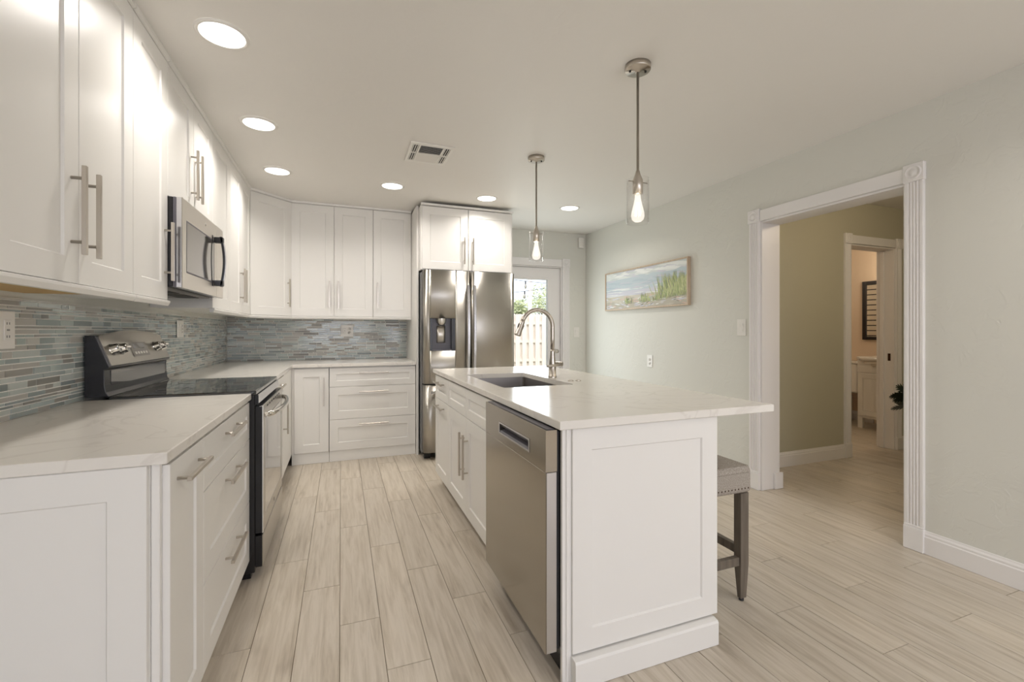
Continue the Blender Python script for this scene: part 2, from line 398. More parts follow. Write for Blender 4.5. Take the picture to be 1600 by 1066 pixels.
def fluted(b, w, z0, z1, t=0.018, m=None):
    """fluted casing board, local x 0..w, front at y=-t"""
    m = m or M['white_trim']; pts = [(0, 0), (0, -t+.003), (.003, -t)]
    k = 4; mg = 0.014; fw = (w-2*mg)/k
    for i in range(k):
        x = mg+i*fw
        pts += [(x+.002, -t), (x+.005, -t+.005), (x+fw-.005, -t+.005), (x+fw-.002, -t)]
    pts += [(w-.003, -t), (w, -t+.003), (w, 0)]
    b.prism(pts, z0, z1, m)
def rosette(b, cx, cz, s, t=0.026):
    b.box(cx-s/2, cx+s/2, -t, 0, cz-s/2, cz+s/2, M['white_trim'], 0.003)
    mt = Matrix.Translation((cx, -t, cz)) @ Matrix.Rotation(PI/2, 4, 'X')
    b.lathe([(s*.40, 0), (s*.38, .006), (s*.32, .006), (s*.29, .001), (s*.2, .001), (s*.15, .006), (0, .007)], M['white_trim'], 24, mt)
def casing(name, loc, rz, wid, hgt, cw=CW, plinth=0.14, jamb=None, right=True, left=True):
    """door casing around an opening of local x 0..wid, front -y"""
    b = MB()
    for on, x0 in ((left, -cw), (right, wid)):
        if not on: continue
        bb = MB(); fluted(bb, cw, plinth, hgt); me = bmesh.new()
        bmesh.ops.translate(bb.bm, vec=(x0, 0, 0), verts=bb.bm.verts); b._merge(bb.bm, M['white_trim'])
        b.box(x0-.003, x0+cw+.003, -.026, 0, 0.0015, plinth-.012, M['white_trim'], 0.002); b.box(x0-.001, x0+cw+.001, -.022, 0, plinth-.012, plinth, M['white_trim'], .002)
        rosette(b, x0+cw/2, hgt+cw/2, cw+.012)
    b.box(.007, wid-.007, -.018, 0, hgt, hgt+cw-.006, M['white_trim'], .003)
    b.box(.007, wid-.007, -.013, 0, hgt+.02, hgt+cw-.026, M['white_trim'])
    if jamb:
        b.box(0.0, .014, .001, jamb, .0015, hgt-.014, M['white_trim']); b.box(wid-.014, wid, .001, jamb, .0015, hgt-.014, M['white_trim']); b.box(0.0, wid, .001, jamb, hgt-.014, hgt-.001, M['white_trim'])
    o = struct(name, b); o.location = loc; o.rotation_euler = (0, 0, rz); return o
# opening in right wall: local +X = world -Y (facing -X => rz -90)
tr = casing('trim_1', (XR, OY1, 0), -PI/2, OY1-OY0, OZ, jamb=XR2-XR+.012)
b = MB(); b.box(XR2-.055, XR2+.03, OY1-.032, OY1-.0145, .0015, .125, M['white_trim'], .003); struct('baseboard_jamb', b)
casing('trim_2', (BX0, HY, 0), 0, BX1-BX0, BZ, jamb=.16)
# strike plate + door stop of the bathroom jamb
t = MB(); t.box(BX1-.0165, BX1-.0142, HY+.03, HY+.055, 0.91, 0.985, M['brown_metal'], .0005); tag(t.build('strike_plate'), 'small bronze strike plate on the bathroom door jamb', 'strike plate')
t = MB(); t.box(BX1-.034, BX1-.0142, HY+.085, HY+.12, .0015, BZ-.02, M['white_trim'], .002); struct('trim_3', t)

# ---- patio door in the back wall
casing('trim_4', (DX0, YB, 0), 0, DX1-DX0, DZ, cw=0.10, jamb=.1, plinth=.14)
dr = MB(); lx0, lx1, lz0, lz1 = 1.93, 2.452, 0.25, 1.868
d0, d1 = DX0+.017, DX1-.017
for q in ((d0, lx0, .012, DZ-.018), (lx1, d1, .012, DZ-.018), (lx0, lx1, .012, lz0), (lx0, lx1, lz1, DZ-.018)):
    dr.box(q[0], q[1], YB+.03, YB+.072, q[2], q[3], M['white_trim'])
fr = 0.028
for q in ((lx0-fr, lx0, lz0-fr, lz1+fr), (lx1, lx1+fr, lz0-fr, lz1+fr), (lx0, lx1, lz0-fr, lz0), (lx0, lx1, lz1, lz1+fr)):
    dr.box(q[0], q[1], YB+.02, YB+.03, q[2], q[3], M['white_trim'], .002)
door = struct('door_1', dr)
g = MB(); g.box(lx0, lx1, YB+.048, YB+.054, lz0, lz1, M['pane']); g.build('pane', door)
h = MB(); mt = Matrix.Translation((d1-.07, YB+.03, .96)) @ Matrix.Rotation(PI/2, 4, 'X')
h.lathe([(.026, 0), (.026, .008), (.011, .014), (.011, .04), (.026, .05), (.026, .062), (0, .068)], M['nickel'], 20, mt); h.build('door_knob', door)

# ------------------------------------------------------------------ cabinets
def handle(parent, cx, cz, vertical, front=-0.02, length=0.265, sp=0.19, name='handle'):
    """square bar pull on two posts, local front -y"""
    b = MB(); s = 0.006; y0 = front-0.038
    if vertical:
        b.box(cx-s, cx+s, y0, y0+2*s, cz-length/2, cz+length/2, M['nickel'], .0012)
        for k in (-1, 1): b.cyl((cx, y0+s, cz+k*sp/2), (cx, front, cz+k*sp/2), .005, M['nickel'], 10)
    else:
        b.box(cx-length/2, cx+length/2, y0, y0+2*s, cz-s, cz+s, M['nickel'], .0012)
        for k in (-1, 1): b.cyl((cx+k*sp/2, y0+s, cz), (cx+k*sp/2, front, cz), .005, M['nickel'], 10)
    return b.build(name, parent)
def front(parent, name, x0, z0, w, h, rail=0.075, hd=None, length=0.265):
    b = MB(); g = 0.0016
    b.shaker(x0+g, z0+g, w-2*g, h-2*g, M['cabinet'], rail)
    d = b.build(name, parent)
    if hd:
        side, off = hd
        if side == 'L': handle(d, x0+.042, off, True, length=length)
        elif side == 'R': handle(d, x0+w-.042, off, True, length=length)
        else: handle(d, x0+w/2, off, False, length=min(length, max(.12, w*.72)))
    return d
UPB, UPT = 1.36, 2.452
HZ = 1.578             # handle centre of the wall cabinets
def wall_cab(label, loc, rz, w, depth, doors, z0=UPB, z1=UPT, rail=True, crown=True, group=None, wood=False, ctop=ZC-.001):
    t = thing('wall_cabinet', label, 'cabinet', (loc[0], loc[1], z0), rz, group)
    b = MB(); b.box(.001, w-.001, .0005, depth, 0.0, z1-z0, M['cabinet']); body = b.build('body', t)
    for x0, dw, hd in doors:
        front(t, 'door', x0, 0.0, dw, z1-z0, hd=hd)
    if rail:
        b = MB(); b.prism([(-.030, -.004), (-.030, -.012), (-.022, -.026), (-.004, -.026), (-.004, -.0015), (-.026, -.0015)], .001, w-.001, M['cabinet'], 'x'); b.build('light_rail', t)
    if wood:
        b = MB(); b.box(.002, w-.002, .0, depth-.004, -.006, -.0005, M['cabinet_wood']); b.build('underside_panel', t)
    if crown:
        b = MB(); b.prism([(-.020, z1-z0+.002), (-.030, z1-z0+.008), (-.032, ctop-z0), (.01, ctop-z0), (.01, z1-z0+.002)], .001, w-.001, M['cabinet'], 'x'); b.build('crown', t)
    return t
UX = -0.765            # carcass front of left wall cabinets
UD = UX-XL-.002
R90 = PI/2
hz = HZ-UPB
MWY0, MWY1, MWZ = 2.484, 3.246, 1.842
t = wall_cab('tall white two-door wall cabinet nearest the camera, over the near left counter', (UX, 1.36), R90, .758, UD, [(0, .379, ('R', hz)), (.379, .379, ('L', hz))], wood=True)
wall_cab('narrow white single-door wall cabinet just before the microwave', (UX, 2.119), R90, .364, UD, [(0, .364, ('R', hz))])
wall_cab('short white two-door wall cabinet above the microwave', (UX, MWY0), R90, MWY1-MWY0, UD, [(0, .381, ('R', .205)), (.381, .381, ('L', .205))], z0=MWZ, rail=False)
wall_cab('white single-door wall cabinet just past the microwave on the left wall', (UX, 3.247), R90, .460, UD, [(0, .46, ('L', hz))])
wall_cab('white two-door left wall cabinet next to the diagonal corner cabinet', (UX, 3.708), R90, .773, UD, [(0, .392, ('R', hz)), (.392, .381, ('L', hz))])
# diagonal corner cabinet
BYU = 4.790            # carcass front of back wall cabinets (door front 4.77)
XD = -0.452
def diagonal():
    y0 = 4.483
    t = thing('corner_wall_cabinet', 'white diagonal corner wall cabinet with one door', 'cabinet', (0, 0, UPB))
    b = MB(); b.prism([(XL+.002, y0), (UX, y0), (XD-.002, BYU), (XD-.002, YB-.002), (XL+.002, YB-.002)], 0, UPT-UPB, M['cabinet']); b.build('body', t)
    dx, dy = XD-UX, BYU-y0; w = math.hypot(dx, dy); a = math.atan2(dy, dx)
    for nm, mbuild in (('door', lambda q: q.shaker(.012, .002, w-.024, UPT-UPB-.004, M['cabinet'])),
                       ('light_rail', lambda q: q.prism([(-.030, -.004), (-.030, -.012), (-.022, -.026), (-.004, -.026), (-.004, -.0015), (-.026, -.0015)], .006, w-.006, M['cabinet'], 'x')),
                       ('crown', lambda q: q.prism([(-.020, UPT-UPB+.002), (-.030, UPT-UPB+.008), (-.032, ZC-UPB-.001), (-.001, ZC-UPB-.001), (-.001, UPT-UPB+.002)], .006, w-.006, M['cabinet'], 'x'))):
        q = MB(); mbuild(q); o = q.build(nm, t, (UX, y0, 0), (0, 0, a))
        if nm == 'door': handle(o, w-.055, hz, True)
diagonal()
wall_cab('white two-door wall cabinet on the back wall, right of the corner cabinet', (XD, BYU), 0, .755, YB-BYU-.002, [(0, .385, ('R', hz)), (.385, .37, ('L', hz))])
wall_cab('white single-door wall cabinet on the back wall beside the fridge panel', (XD+.756, BYU), 0, .384, YB-BYU-.002, [(0, .384, ('L', hz))])
# cabinet over the fridge and its side panel
FX0, FX1, FYC = 0.70, 1.650, 4.325
t = wall_cab('white two-door cabinet above the steel fridge', (.710, FYC), 0, .945, YB-FYC-.002, [], z0=1.808, z1=2.425, rail=False, ctop=2.446)
b = MB(); b.box(-.020, -.001, 4.43-FYC, YB-FYC-.002, .0015-1.808, 2.446-1.808, M['cabinet'], .001); b.build('side_panel', t)
front(t, 'door', .012, .006, .455, .607, hd=('R', .20)); front(t, 'door', .472, .006, .455, .607, hd=('L', .20))

# ---- base cabinets
CT = 0.914; CB = 0.884
def base_cab(label, loc, rz, w, depth, parts, toe=0.06, z0=0.10, group=None, toe_board=True):
    t = thing('base_cabinet', label, 'cabinet', (loc[0], loc[1], 0), rz, group)
    b = MB(); b.box(.001, w-.001, .0005, depth, z0, CB-.002, M['cabinet']); b.build('body', t)
    if toe_board:
        b = MB(); b.box(.001, w-.001, toe, toe+.016, .0015, z0-.001, M['cabinet']); b.build('toe_kick', t)
    for p in parts: front(t, *p[:5], **(p[5] if len(p) > 5 else {}))
    return t
LX = -0.437; LD = LX-XL-.002      # carcass front of left run, door front -0.417
Z1, Z2, Z3, Z4 = .100, .392, .695, .872
def three(w): return [('drawer', 0, Z1, w, Z2-Z1, dict(hd=('H', Z2-.052), length=.27)), ('drawer', 0, Z2, w, Z3-Z2, dict(hd=('H', Z3-.052), length=.27)), ('drawer', 0, Z3, w, Z4-Z3, dict(rail=.055, hd=('H', Z4-.048), length=.27))]
t = base_cab('narrow white pull-out base cabinet at the near end of the left counter', (LX, 1.405), R90, .306, LD, [('door', 0, Z1, .306, Z4-Z1, dict(hd=('H', Z4-.055)))])
base_cab('white three-drawer base cabinet in front of the range on the left', (LX, 1.712), R90, .774, LD, three(.774))
t = thing('end_panel', 'white shaker end panel closing the near end of left counter', 'panel', (LX, 1.404, 0)); b = MB()
b.box(XL+.002-LX, -.015, -.02, 0, .0015, CB-.002, M['cabinet']); 
b.build('backing', t); b = MB(); b.shaker(XL+.004-LX, .012, LX-.016-XL-.004, CB-.0135, M['cabinet'], .078); b.build('panel', t, (0, -.0205, 0))
b = MB(); b.box(-.0145, .004, -.018, 0, .10, CB-.003, M['cabinet'], .002); b.build('filler_strip', t)
t = base_cab('white base cabinet just past the range with one drawer and door', (LX, 3.247), R90, .640, LD, [('drawer', 0, Z3, .64, Z4-Z3, dict(rail=.055, hd=('H', Z4-.05))), ('door', 0, Z1, .64, Z3-Z1, dict(hd=('R', .555)))])
b = MB(); b.box(.642, 1.24, -.018, 0, Z1, CB-.003, M['cabinet'], .001); b.build('corner_filler', t)
BYC = 4.492            # carcass front of back run
t = base_cab('narrow white single-door base cabinet in the corner of the back counter', (-.405, BYC), 0, .300, YB-BYC-.002, [('door', 0.004, Z1, .292, Z4-Z1, dict(hd=('R', .66)))], toe=-.012)
b = MB(); b.box(-.0125, .0035, -.018, 0, .0015, CB-.003, M['cabinet']); b.build('filler_strip', t)
base_cab('wide white three-drawer base cabinet left of the fridge', (-.104, BYC), 0, .790, YB-BYC-.002, three(.79), toe=-.012)

# ---- worktops
def slab(name, label, pts, loc=(0, 0, 0)):
    b = MB(); b.prism(pts, CB, CT, M['quartz'], 'z', bev=.003); return tag(b.build(name), label, 'countertop')
CX = -0.409
slab('countertop', 'white quartz worktop nearest the camera, left of the aisle', [(XL+.002, 1.358), (CX, 1.358), (CX, MWY0+.002), (XL+.002, MWY0+.002)])
slab('countertop', 'white L-shaped quartz worktop running into the back left corner', [(XL+.002, 3.248), (CX, 3.248), (CX, 4.456), (.687, 4.456), (.687, YB-.002), (XL+.002, YB-.002)])

# ---- mosaic backsplash of real tiles
def mosaic(name, label, length, z0, z1, loc, rz, seed):
    R = random.Random(seed); b = MB(); b.mi(M['tile_grout'])
    b.box(0, length, -.006, -.0005, z0, z1, M['tile_grout'])
    idx = [b.mi(m) for m in TILE]
    z = z0+.001; wts = [4, 5, 3, 2, 3, 3, 2, 2, 4]
    while z < z1-.006:
        h = R.choice([.012, .012, .019, .019, .026]); h = min(h, z1-z-.001)
        x = -R.random()*.1
        while x < length:
            w = R.choice([.05, .075, .1, .1, .15, .15]); a, c = max(x, .001), min(x+w-.003, length-.001); x += w
            if c-a < .004: continue
            k = R.choices(idx, wts)[0]; y = -.0075-(.0015 if R.random() < .3 else 0); e = .0008
            v = [b.bm.verts.new(p) for p in ((a, -.004, z), (c, -.004, z), (c, -.004, z+h-.003), (a, -.004, z+h-.003), (a+e, y, z+e), (c-e, y, z+e), (c-e, y, z+h-.003-e), (a+e, y, z+h-.003-e))]
            for q in ((4, 5, 6, 7), (0, 1, 5, 4), (1, 2, 6, 5), (2, 3, 7, 6), (3, 0, 4, 7)):
                f = b.bm.faces.new([v[i] for i in q]); f.material_index = k
        z += h
    bmesh.ops.recalc_face_normals(b.bm, faces=b.bm.faces)
    o = b.build(name, None, loc, (0, 0, rz)); return tag(o, label, 'backsplash')
mosaic('backsplash', 'blue-grey glass mosaic backsplash on the left wall behind the range', YB-1.3-.012, CT+.001, UPB-.027, (XL+.0005, 1.3, 0), R90, 11)
mosaic('backsplash', 'grey-green glass mosaic backsplash on the back wall left of fridge', .688-XL-.012, CT+.001, UPB-.001, (XL+.011, YB-.0005, 0), 0, 12)

# ---- outlets and switches
def plate(name, label, cat, loc, rz, gang, kind, w=None, hgt=.118):
    """wall plate, local front -y, centred"""
    w = w or (.074 if gang == 1 else .118)
    t = thing(name, label, cat, loc, rz); b = MB(); b.box(-w/2, w/2, -.006, 0, -hgt/2, hgt/2, M['white_plastic'], .002, 2); b.build('plate', t)
    for i in range(gang):
        cx = (i-(gang-1)/2)*.046
        if kind[i] == 'o':
            for k in (-1, 1):
                q = MB(); cz = k*.02
                q.lathe([(.0165, 0), (.0165, .002), (0, .002)], M['white_plastic'], 20, Matrix.Translation((cx, -.006, cz)) @ Matrix.Rotation(PI/2, 4, 'X'))
                for dx in (-.006, .006): q.box(cx+dx-.0012, cx+dx+.0012, -.0087, -.0079, cz-.001, cz+.008, M['slot'])
                q.cyl((cx, -.0079, cz-.008), (cx, -.0087, cz-.008), .0026, M['slot'], 8)
                q.build('socket', t)
        elif kind[i] == 'g':
            q = MB(); q.box(cx-.017, cx+.017, -.009, -.006, -.034, .034, M['white_plastic'], .001)
            for k in (-1, 1):
                for dx in (-.006, .006): q.box(cx+dx-.0012, cx+dx+.0012, -.0097, -.009, k*.022-.004, k*.022+.004, M['slot'])
            q.box(cx-.006, cx+.006, -.0105, -.009, -.003, .003, M['mid_grey']); q.build('socket', t)
        else:
            q = MB(); q.prism([(-.006, -.032), (-.010, -.032), (-.0075, 0), (-.012, .032), (-.006, .032)], cx-.016, cx+.016, M['white_plastic'], 'x'); q.build('rocker', t)
    return t
plate('wall_outlet', 'white outlet plate on the mosaic above the near left counter', 'outlet', (XL+.011, 2.006, 1.222), R90, 1, 'g', w=.082, hgt=.127)
plate('wall_outlet', 'white double plate on the left mosaic beyond the range', 'outlet', (XL+.011, 3.745, 1.232), R90, 2, 'sg', w=.13)
plate('wall_outlet', 'white double plate on the back wall mosaic', 'outlet', (.058, YB-.011, 1.219), 0, 2, 'go', w=.126, hgt=.126)
plate('wall_outlet', 'small white outlet low on the right wall under the beach painting', 'outlet', (XR-.0005, 3.82, .905), -R90, 1, 'o', w=.085, hgt=.125)
plate('light_switch', 'white light switch on the right wall beside the hall opening', 'switch', (XR-.0005, 2.683, 1.245), -R90, 1, 's', w=.082, hgt=.13)
plate('light_switch', 'white light switch beside the patio door trim', 'switch', (2.852, YB-.0005, 1.198), 0, 1, 's', w=.08, hgt=.13)

# ------------------------------------------------------------------ range
def stove():
    y0, y1 = 2.490, 3.243; w = y1-y0
    # local: x along world Y, front -y faces +X ; origin at floor, near left end, local y=0 at world X=-0.40
    X0 = -0.395
    t = thing('kitchen_range', 'steel and black electric range between the left counters', 'range', (X0, y0, 0), R90)
    B = X0-XL-.012          # local y of wall
    b = MB(); b.box(.0, w, 0, B-.03, .035, .905, M['black'], .003); b.build('body', t)
    b = MB(); b.box(-.001, w+.001, -.006, B-.09, .9055, .926, M['black_glass'], .004, 2)
    b.build('cooktop', t)
    for cx, cy, r in ((.19, .13, .09), (.56, .13, .11), (.19, .38, .075), (.56, .38, .09)):
        q = MB(); q.lathe([(r, 0), (r, .0004), (r-.003, .0004), (r-.003, 0)], M['dark_grey'], 40, Matrix.Translation((cx, cy, .9262))); q.build('burner_ring', t)
    b = MB(); b.prism([(.0, .862), (-.020, .866), (-.012, .9035), (.0, .9035)], .0, w, M['steel_side'], 'x', .001); b.build('front_rail', t)
    b = MB(); b.box(-.001, .003, -.016, 0, .86, .905, M['black']); b.build('rail_end', t)
    # oven door
    dt = .036
    b = MB(); b.box(0.002, w-.002, -dt+.004, -.001, .225, .850, M['black'], .002)
    b.loops(w-.004, .625, [(0, -dt+.004), (.001, -dt), (.07, -dt), (.074, -dt+.004)], M['steel'], .002, .225)
    d = b.build('oven_door', t)
    q = MB(); q.box(.074, w-.074, -dt+.0005, -dt+.0035, .30, .776, M['oven_window'], .0005); q.build('window', d)
    for k in range(7): q = MB(); q.box(.12+k*.075, .165+k*.075, -dt-.0006, -dt+.001, .829, .838, M['slot']); q.build('vent_slot', d)
    pts = [(.05+(w-.1)*i/20, -dt-.012-.048*math.sin(PI*i/20)**.55, .80) for i in range(21)]
    q = MB(); q.tube(pts, .0135, M['chrome'], 12)
    for cx in (.05, w-.05): q.cyl((cx, -dt, .80), (cx, -dt-.016, .80), .013, M['chrome'], 12)
    q.build('handle', d)
    q = MB(); q.lathe([(.011, 0), (.011, .002), (.008, .003), (0, .003)], M['mid_grey'], 20, Matrix.Translation((w/2, -dt, .262)) @ Matrix.Rotation(R90, 4, 'X')); q.build('emblem', d)
    # warming drawer
    b = MB(); b.box(.002, w-.002, -dt+.004, -.001, .06, .212, M['black'], .002); b.loops(w-.004, .152, [(0, -dt+.004), (.002, -dt), (.005, -dt)], M['steel'], .002, .06); b.build('drawer', t)
    for fx in (.02, w-.06):
        for fy in (.02, B-.12): b = MB(); b.box(fx, fx+.04, fy, fy+.04, .0015, .034, M['black']); b.build('foot', t)
    # backguard: black shell with curved flare, steel sloped fascia with arched top
    pf = [(B-.09, .9265), (B-.079, .945), (B-.074, .98), (B-.073, 1.045), (B-.088, 1.050), (B-.090, 1.060), (B-.040, 1.198), (B-.004, 1.198), (B-.004, .9265)]
    b = MB(); b.prism(pf, 0, w, M['black'], 'x', .002); bg_ = b.build('backguard', t)
    # fascia in the sloped plane
    A = Vector((0, B-.0905, 1.060)); Bv = Vector((0, B-.0405, 1.198)); up = (Bv-A); H = up.length; up.normalize(); nn = Vector((0, -up.z, up.y))
    def P(x, s, o=0.0): p = A+up*s+nn*o; return (x, p.y, p.z)
    n = 24; top = [(w*(.02+.96*i/n), H-.006+.030*math.sin(PI*i/n)**.8) for i in range(n+1)]
    poly = [(w*.02, .002)]+top+[(w*.98, .002)]
    poly = [(w*.02, .002), (w*.98, .002)]+top[::-1]
    q = MB(); fr_ = [q.bm.verts.new(P(x, s, .0045)) for x, s in poly]; bk = [q.bm.verts.new(P(x, s, -.008)) for x, s in poly]
    q.mi(M['steel']); q.bm.faces.new(fr_); q.bm.faces.new(bk[::-1])
    for i in range(len(poly)): q.bm.faces.new((fr_[i], bk[i], bk[(i+1) % len(poly)], fr_[(i+1) % len(poly)]))
    bmesh.ops.recalc_face_normals(q.bm, faces=q.bm.faces); fa = q.build('fascia', bg_)
    q = MB(); q.bm.faces.new([q.bm.verts.new(P(x, s, .006)) for x, s in ((w*.37, .03), (w*.63, .03), (w*.63, .105), (w*.37, .105))]); q.mi(M['mid_grey'])
    q.bm.faces.new([q.bm.verts.new(P(x, s, .0068)) for x, s in ((w*.41, .072), (w*.59, .072), (w*.59, .098), (w*.41, .098))]).material_index = q.mi(M['black_glass'])
    for k in range(5): q.bm.faces.new([q.bm.verts.new(P(x, s, .0068)) for x, s in ((w*(.40+k*.043), .042), (w*(.43+k*.043), .042), (w*(.43+k*.043), .055), (w*(.40+k*.043), .055))]).material_index = q.mi(M['white_plastic'])
    bmesh.ops.recalc_face_normals(q.bm, faces=q.bm.faces); q.build('control_display', fa)
    for cx in (.11, .22, .78, .89):
        c0 = Vector(P(w*cx, .075, .0045)); q = MB(); mt = Matrix.Translation(c0) @ nn.to_track_quat('Z', 'X').to_matrix().to_4x4()
        q.lathe([(.028, 0), (.028, .004), (.024, .006), (.022, .026), (.019, .029), (0, .029)], M['chrome'], 24, mt)
        q.box(-.0045, .0045, -.022, .022, .026, .036, M['chrome'], .001, 1, mt); q.build('knob', bg_)
    q = MB(); q.box(.06, w-.03, B-.0752, B-.0735, .955, 1.04, M['black_glass']); q.build('splash_plate', bg_)
    return t
stove()

# ------------------------------------------------------------------ microwave
def microwave():
    X0 = -0.705; y0, y1 = MWY0+.002, MWY1-.002; w = y1-y0; z0, z1 = 1.420, MWZ-.002; h = z1-z0
    t = thing('microwave', 'steel over-the-range microwave under the short wall cabinet', 'microwave', (X0, y0, z0), R90)
    B = X0-XL-.012
    b = MB(); b.box(0, w, .022, B, .004, h, M['black'], .002); b.build('body', t)
    b = MB(); b.box(0.03, w-.03, .05, B-.06, -.004, .003, M['mid_grey'])
    for k in range(2): b.box(.08+k*.34, .34+k*.34, .09, .19, -.007, -.004, M['slot'])
    b.build('underside', t)
    b = MB(); b.box(0, w, .010, .0215, .002, h, M['dark_grey'], .001); b.build('front_frame', t)
    dw = w*.80
    b = MB(); b.box(0, dw-.001, -.014, .0095, 0, h, M['steel_side'], .002)
    b.loops(dw-.001, h, [(0, -.0145), (.0015, -.016), (.05, -.016)], M['steel_light'], 0, 0); d = b.build('door', t)
    q = MB(); q.loops(dw-.11, h-.17, [(0, -.0162), (.004, -.0175), (.008, -.0165)], M['dark_grey'], .055, .075); q.box(.063, dw-.065, -.0166, -.0162, .083, h-.103, M['grey_window']); q.build('window', d)
    q = MB(); q.lathe([(.008, 0), (.008, .0015), (0, .0015)], M['mid_grey'], 16, Matrix.Translation((dw*.62, -.016, h-.045)) @ Matrix.Rotation(R90, 4, 'X')); q.build('emblem', d)
    b = MB(); b.box(dw, w, -.014, .0095, 0, h, M['steel_side'], .002); b.loops(w-dw, h, [(0, -.0145), (.0015, -.016), (.01, -.016)], M['steel_light'], dw, 0); p = b.build('control_panel', t)
    # bowed handle with black ends
    hx = dw-.045; zc = h*.48; hh = .125
    for k in (-1, 1): q = MB(); q.box(hx-.016, hx+.016, -.062, -.016, zc+k*hh-.017, zc+k*hh+.017, M['black'], .004, 2); q.build('handle_mount', d)
    pr = [(-.056-.016*math.sin(PI*i/16), zc-hh-.02+(2*hh+.04)*i/16) for i in range(17)]
    q = MB(); q.prism(pr+[(y+.012, z) for y, z in pr[::-1]], hx-.016, hx+.016, M['black'], 'x', .002); hb = q.build('handle', d)
    q = MB(); q.prism([(y-.002, z) for y, z in pr[2:-2]]+[(y+.0002, z) for y, z in pr[2:-2][::-1]], hx-.012, hx+.012, M['steel_side'], 'x'); q.build('grip_strip', hb)
    pr = [(hx-.075+.020*(1-math.sin(PI*i/16)), zc-hh-.02+(2*hh+.04)*i/16) for i in range(17)]  # black curved strip on the door face beside the handle
    q = MB(); q.prism(pr+[(x+.016, z) for x, z in pr[::-1]], -.0185, -.0162, M['black'], 'y'); q.build('door_grip', d)
microwave()

# ------------------------------------------------------------------ refrigerator
def fridge():
    x0, x1 = .716, 1.628; w = x1-x0; Y0 = 4.26
    t = thing('refrigerator', 'stainless french-door refrigerator with water dispenser', 'refrigerator', (x0, Y0, 0))
    b = MB(); b.box(0, w, 0, YB-Y0-.05, .05, 1.785, M['black'], .004); b.build('body', t)
    for fx in (.02, w-.08):
        for fy in (.02, .6): b = MB(); b.box(fx, fx+.06, fy, fy+.06, .0015, .05, M['black']); b.build('foot', t)
    def prof(a, c, bulge):
        T = .075; pts = [(a, 0)]
        n = 20; r = .02
        for i in range(n+1):
            u = i/n; x = a+(c-a)*u; y = -T+.0-bulge*(1-(2*u-1)**2)
            e = min(u, 1-u)*(c-a)
            if e < r: y += (r-math.sqrt(max(r*r-(r-e)**2, 0)))
            pts.append((x, min(y, -.001)))
        pts.append((c, 0)); return pts
    mid = w/2; zt, zg = 1.792, .722
    for a, c, nm in ((.002, mid-.003, 'left'), (mid+.003, w-.002, 'right')):
        b = MB(); pts = prof(a, c, .012)
        if nm == 'left':
            # door with a dispenser recess: built as columns around the opening
            dx0, dx1, dz0, dz1 = .058, .302, 1.030, 1.338
            def split(lo, hi):
                f = [p for p in pts[1:-1] if lo < p[0] < hi]
                def yat(x):
                    for p, q in zip(pts[1:-1], pts[2:-1]):
                        if p[0] <= x <= q[0]: return p[1]+(q[1]-p[1])*(x-p[0])/max(q[0]-p[0], 1e-9)
                    return pts[1][1]
                return [(lo, 0), (lo, yat(lo))]+f+[(hi, yat(hi)), (hi, 0)]
            bb = bmesh.new
            b.prism(split(a, dx0), zg, zt, M['steel'], smooth=True); b.prism(split(dx1, c), zg, zt, M['steel'], smooth=True)
            b.prism(split(dx0, dx1), zg, dz0, M['steel'], smooth=True); b.prism(split(dx0, dx1), dz1, zt, M['steel'], smooth=True)
        else: b.prism(pts, zg, zt, M['steel'], smooth=True)
        d = b.build('door', t)
        hx = c-.028 if nm == 'left' else a+.028
        hp = [(hx, -.098-.024*math.sin(PI*i/18)-.006, .80+(1.66-.80)*i/18) for i in range(19)]
        q = MB(); q.prism([(p[1], p[2]) for p in hp]+[(p[1]+.016, p[2]) for p in hp[::-1]], hx-.013, hx+.013, M['steel_side'], 'x', .003)
        for z in (.815, 1.645): q.box(hx-.011, hx+.011, -.092, -.07, z-.014, z+.014, M['steel_side'], .002)
        q.build('handle', d)
        if nm == 'left':
            q = MB(); q.box(dx0+.001, dx1-.001, -.030, -.024, dz0+.001, dz1-.001, M['dark_grey'])
            q.box(dx0+.001, dx0+.018, -.078, -.030, dz0+.001, dz1-.001, M['black']); q.box(dx1-.036, dx1-.001, -.078, -.030, dz0+.001, dz1-.001, M['black'])
            q.box(dx0+.018, dx1-.036, -.075, -.030, dz0+.001, dz0+.012, M['dark_grey']); di = q.build('dispenser', d)
            cx = (dx0+dx1-.018)/2
            q = MB(); q.lathe([(.044, 0), (.044, -.03), (.034, -.052), (.028, -.062), (0, -.062)], M['steel_light'], 24, Matrix.Translation((cx, -.055, dz1-.002))); q.build('nozzle', di)
            q = MB(); q.prism([(cx-.042, -.031), (cx-.040, -.040), (cx-.02, -.044), (cx, -.045), (cx+.02, -.044), (cx+.040, -.040), (cx+.042, -.031)], dz0+.075, dz1-.07, M['steel_light'], smooth=True); q.build('paddle', di)
    b = MB(); b.prism(prof(.002, w-.002, .014), .075, zg-.014, M['steel'], smooth=True); d = b.build('freezer_drawer', t)
    q = MB(); q.box(.06, w-.06, -.125, -.105, .63, .655, M['steel_side'], .004, 2)
    for cx in (.1, w-.1): q.box(cx-.012, cx+.012, -.106, -.08, .634, .651, M['steel_side'])
    q.build('handle', d)
    b = MB(); b.box(.01, w-.01, -.055, -.002, zg-.013, zg-.001, M['dark_rubber']); b.build('gasket', t)
fridge()

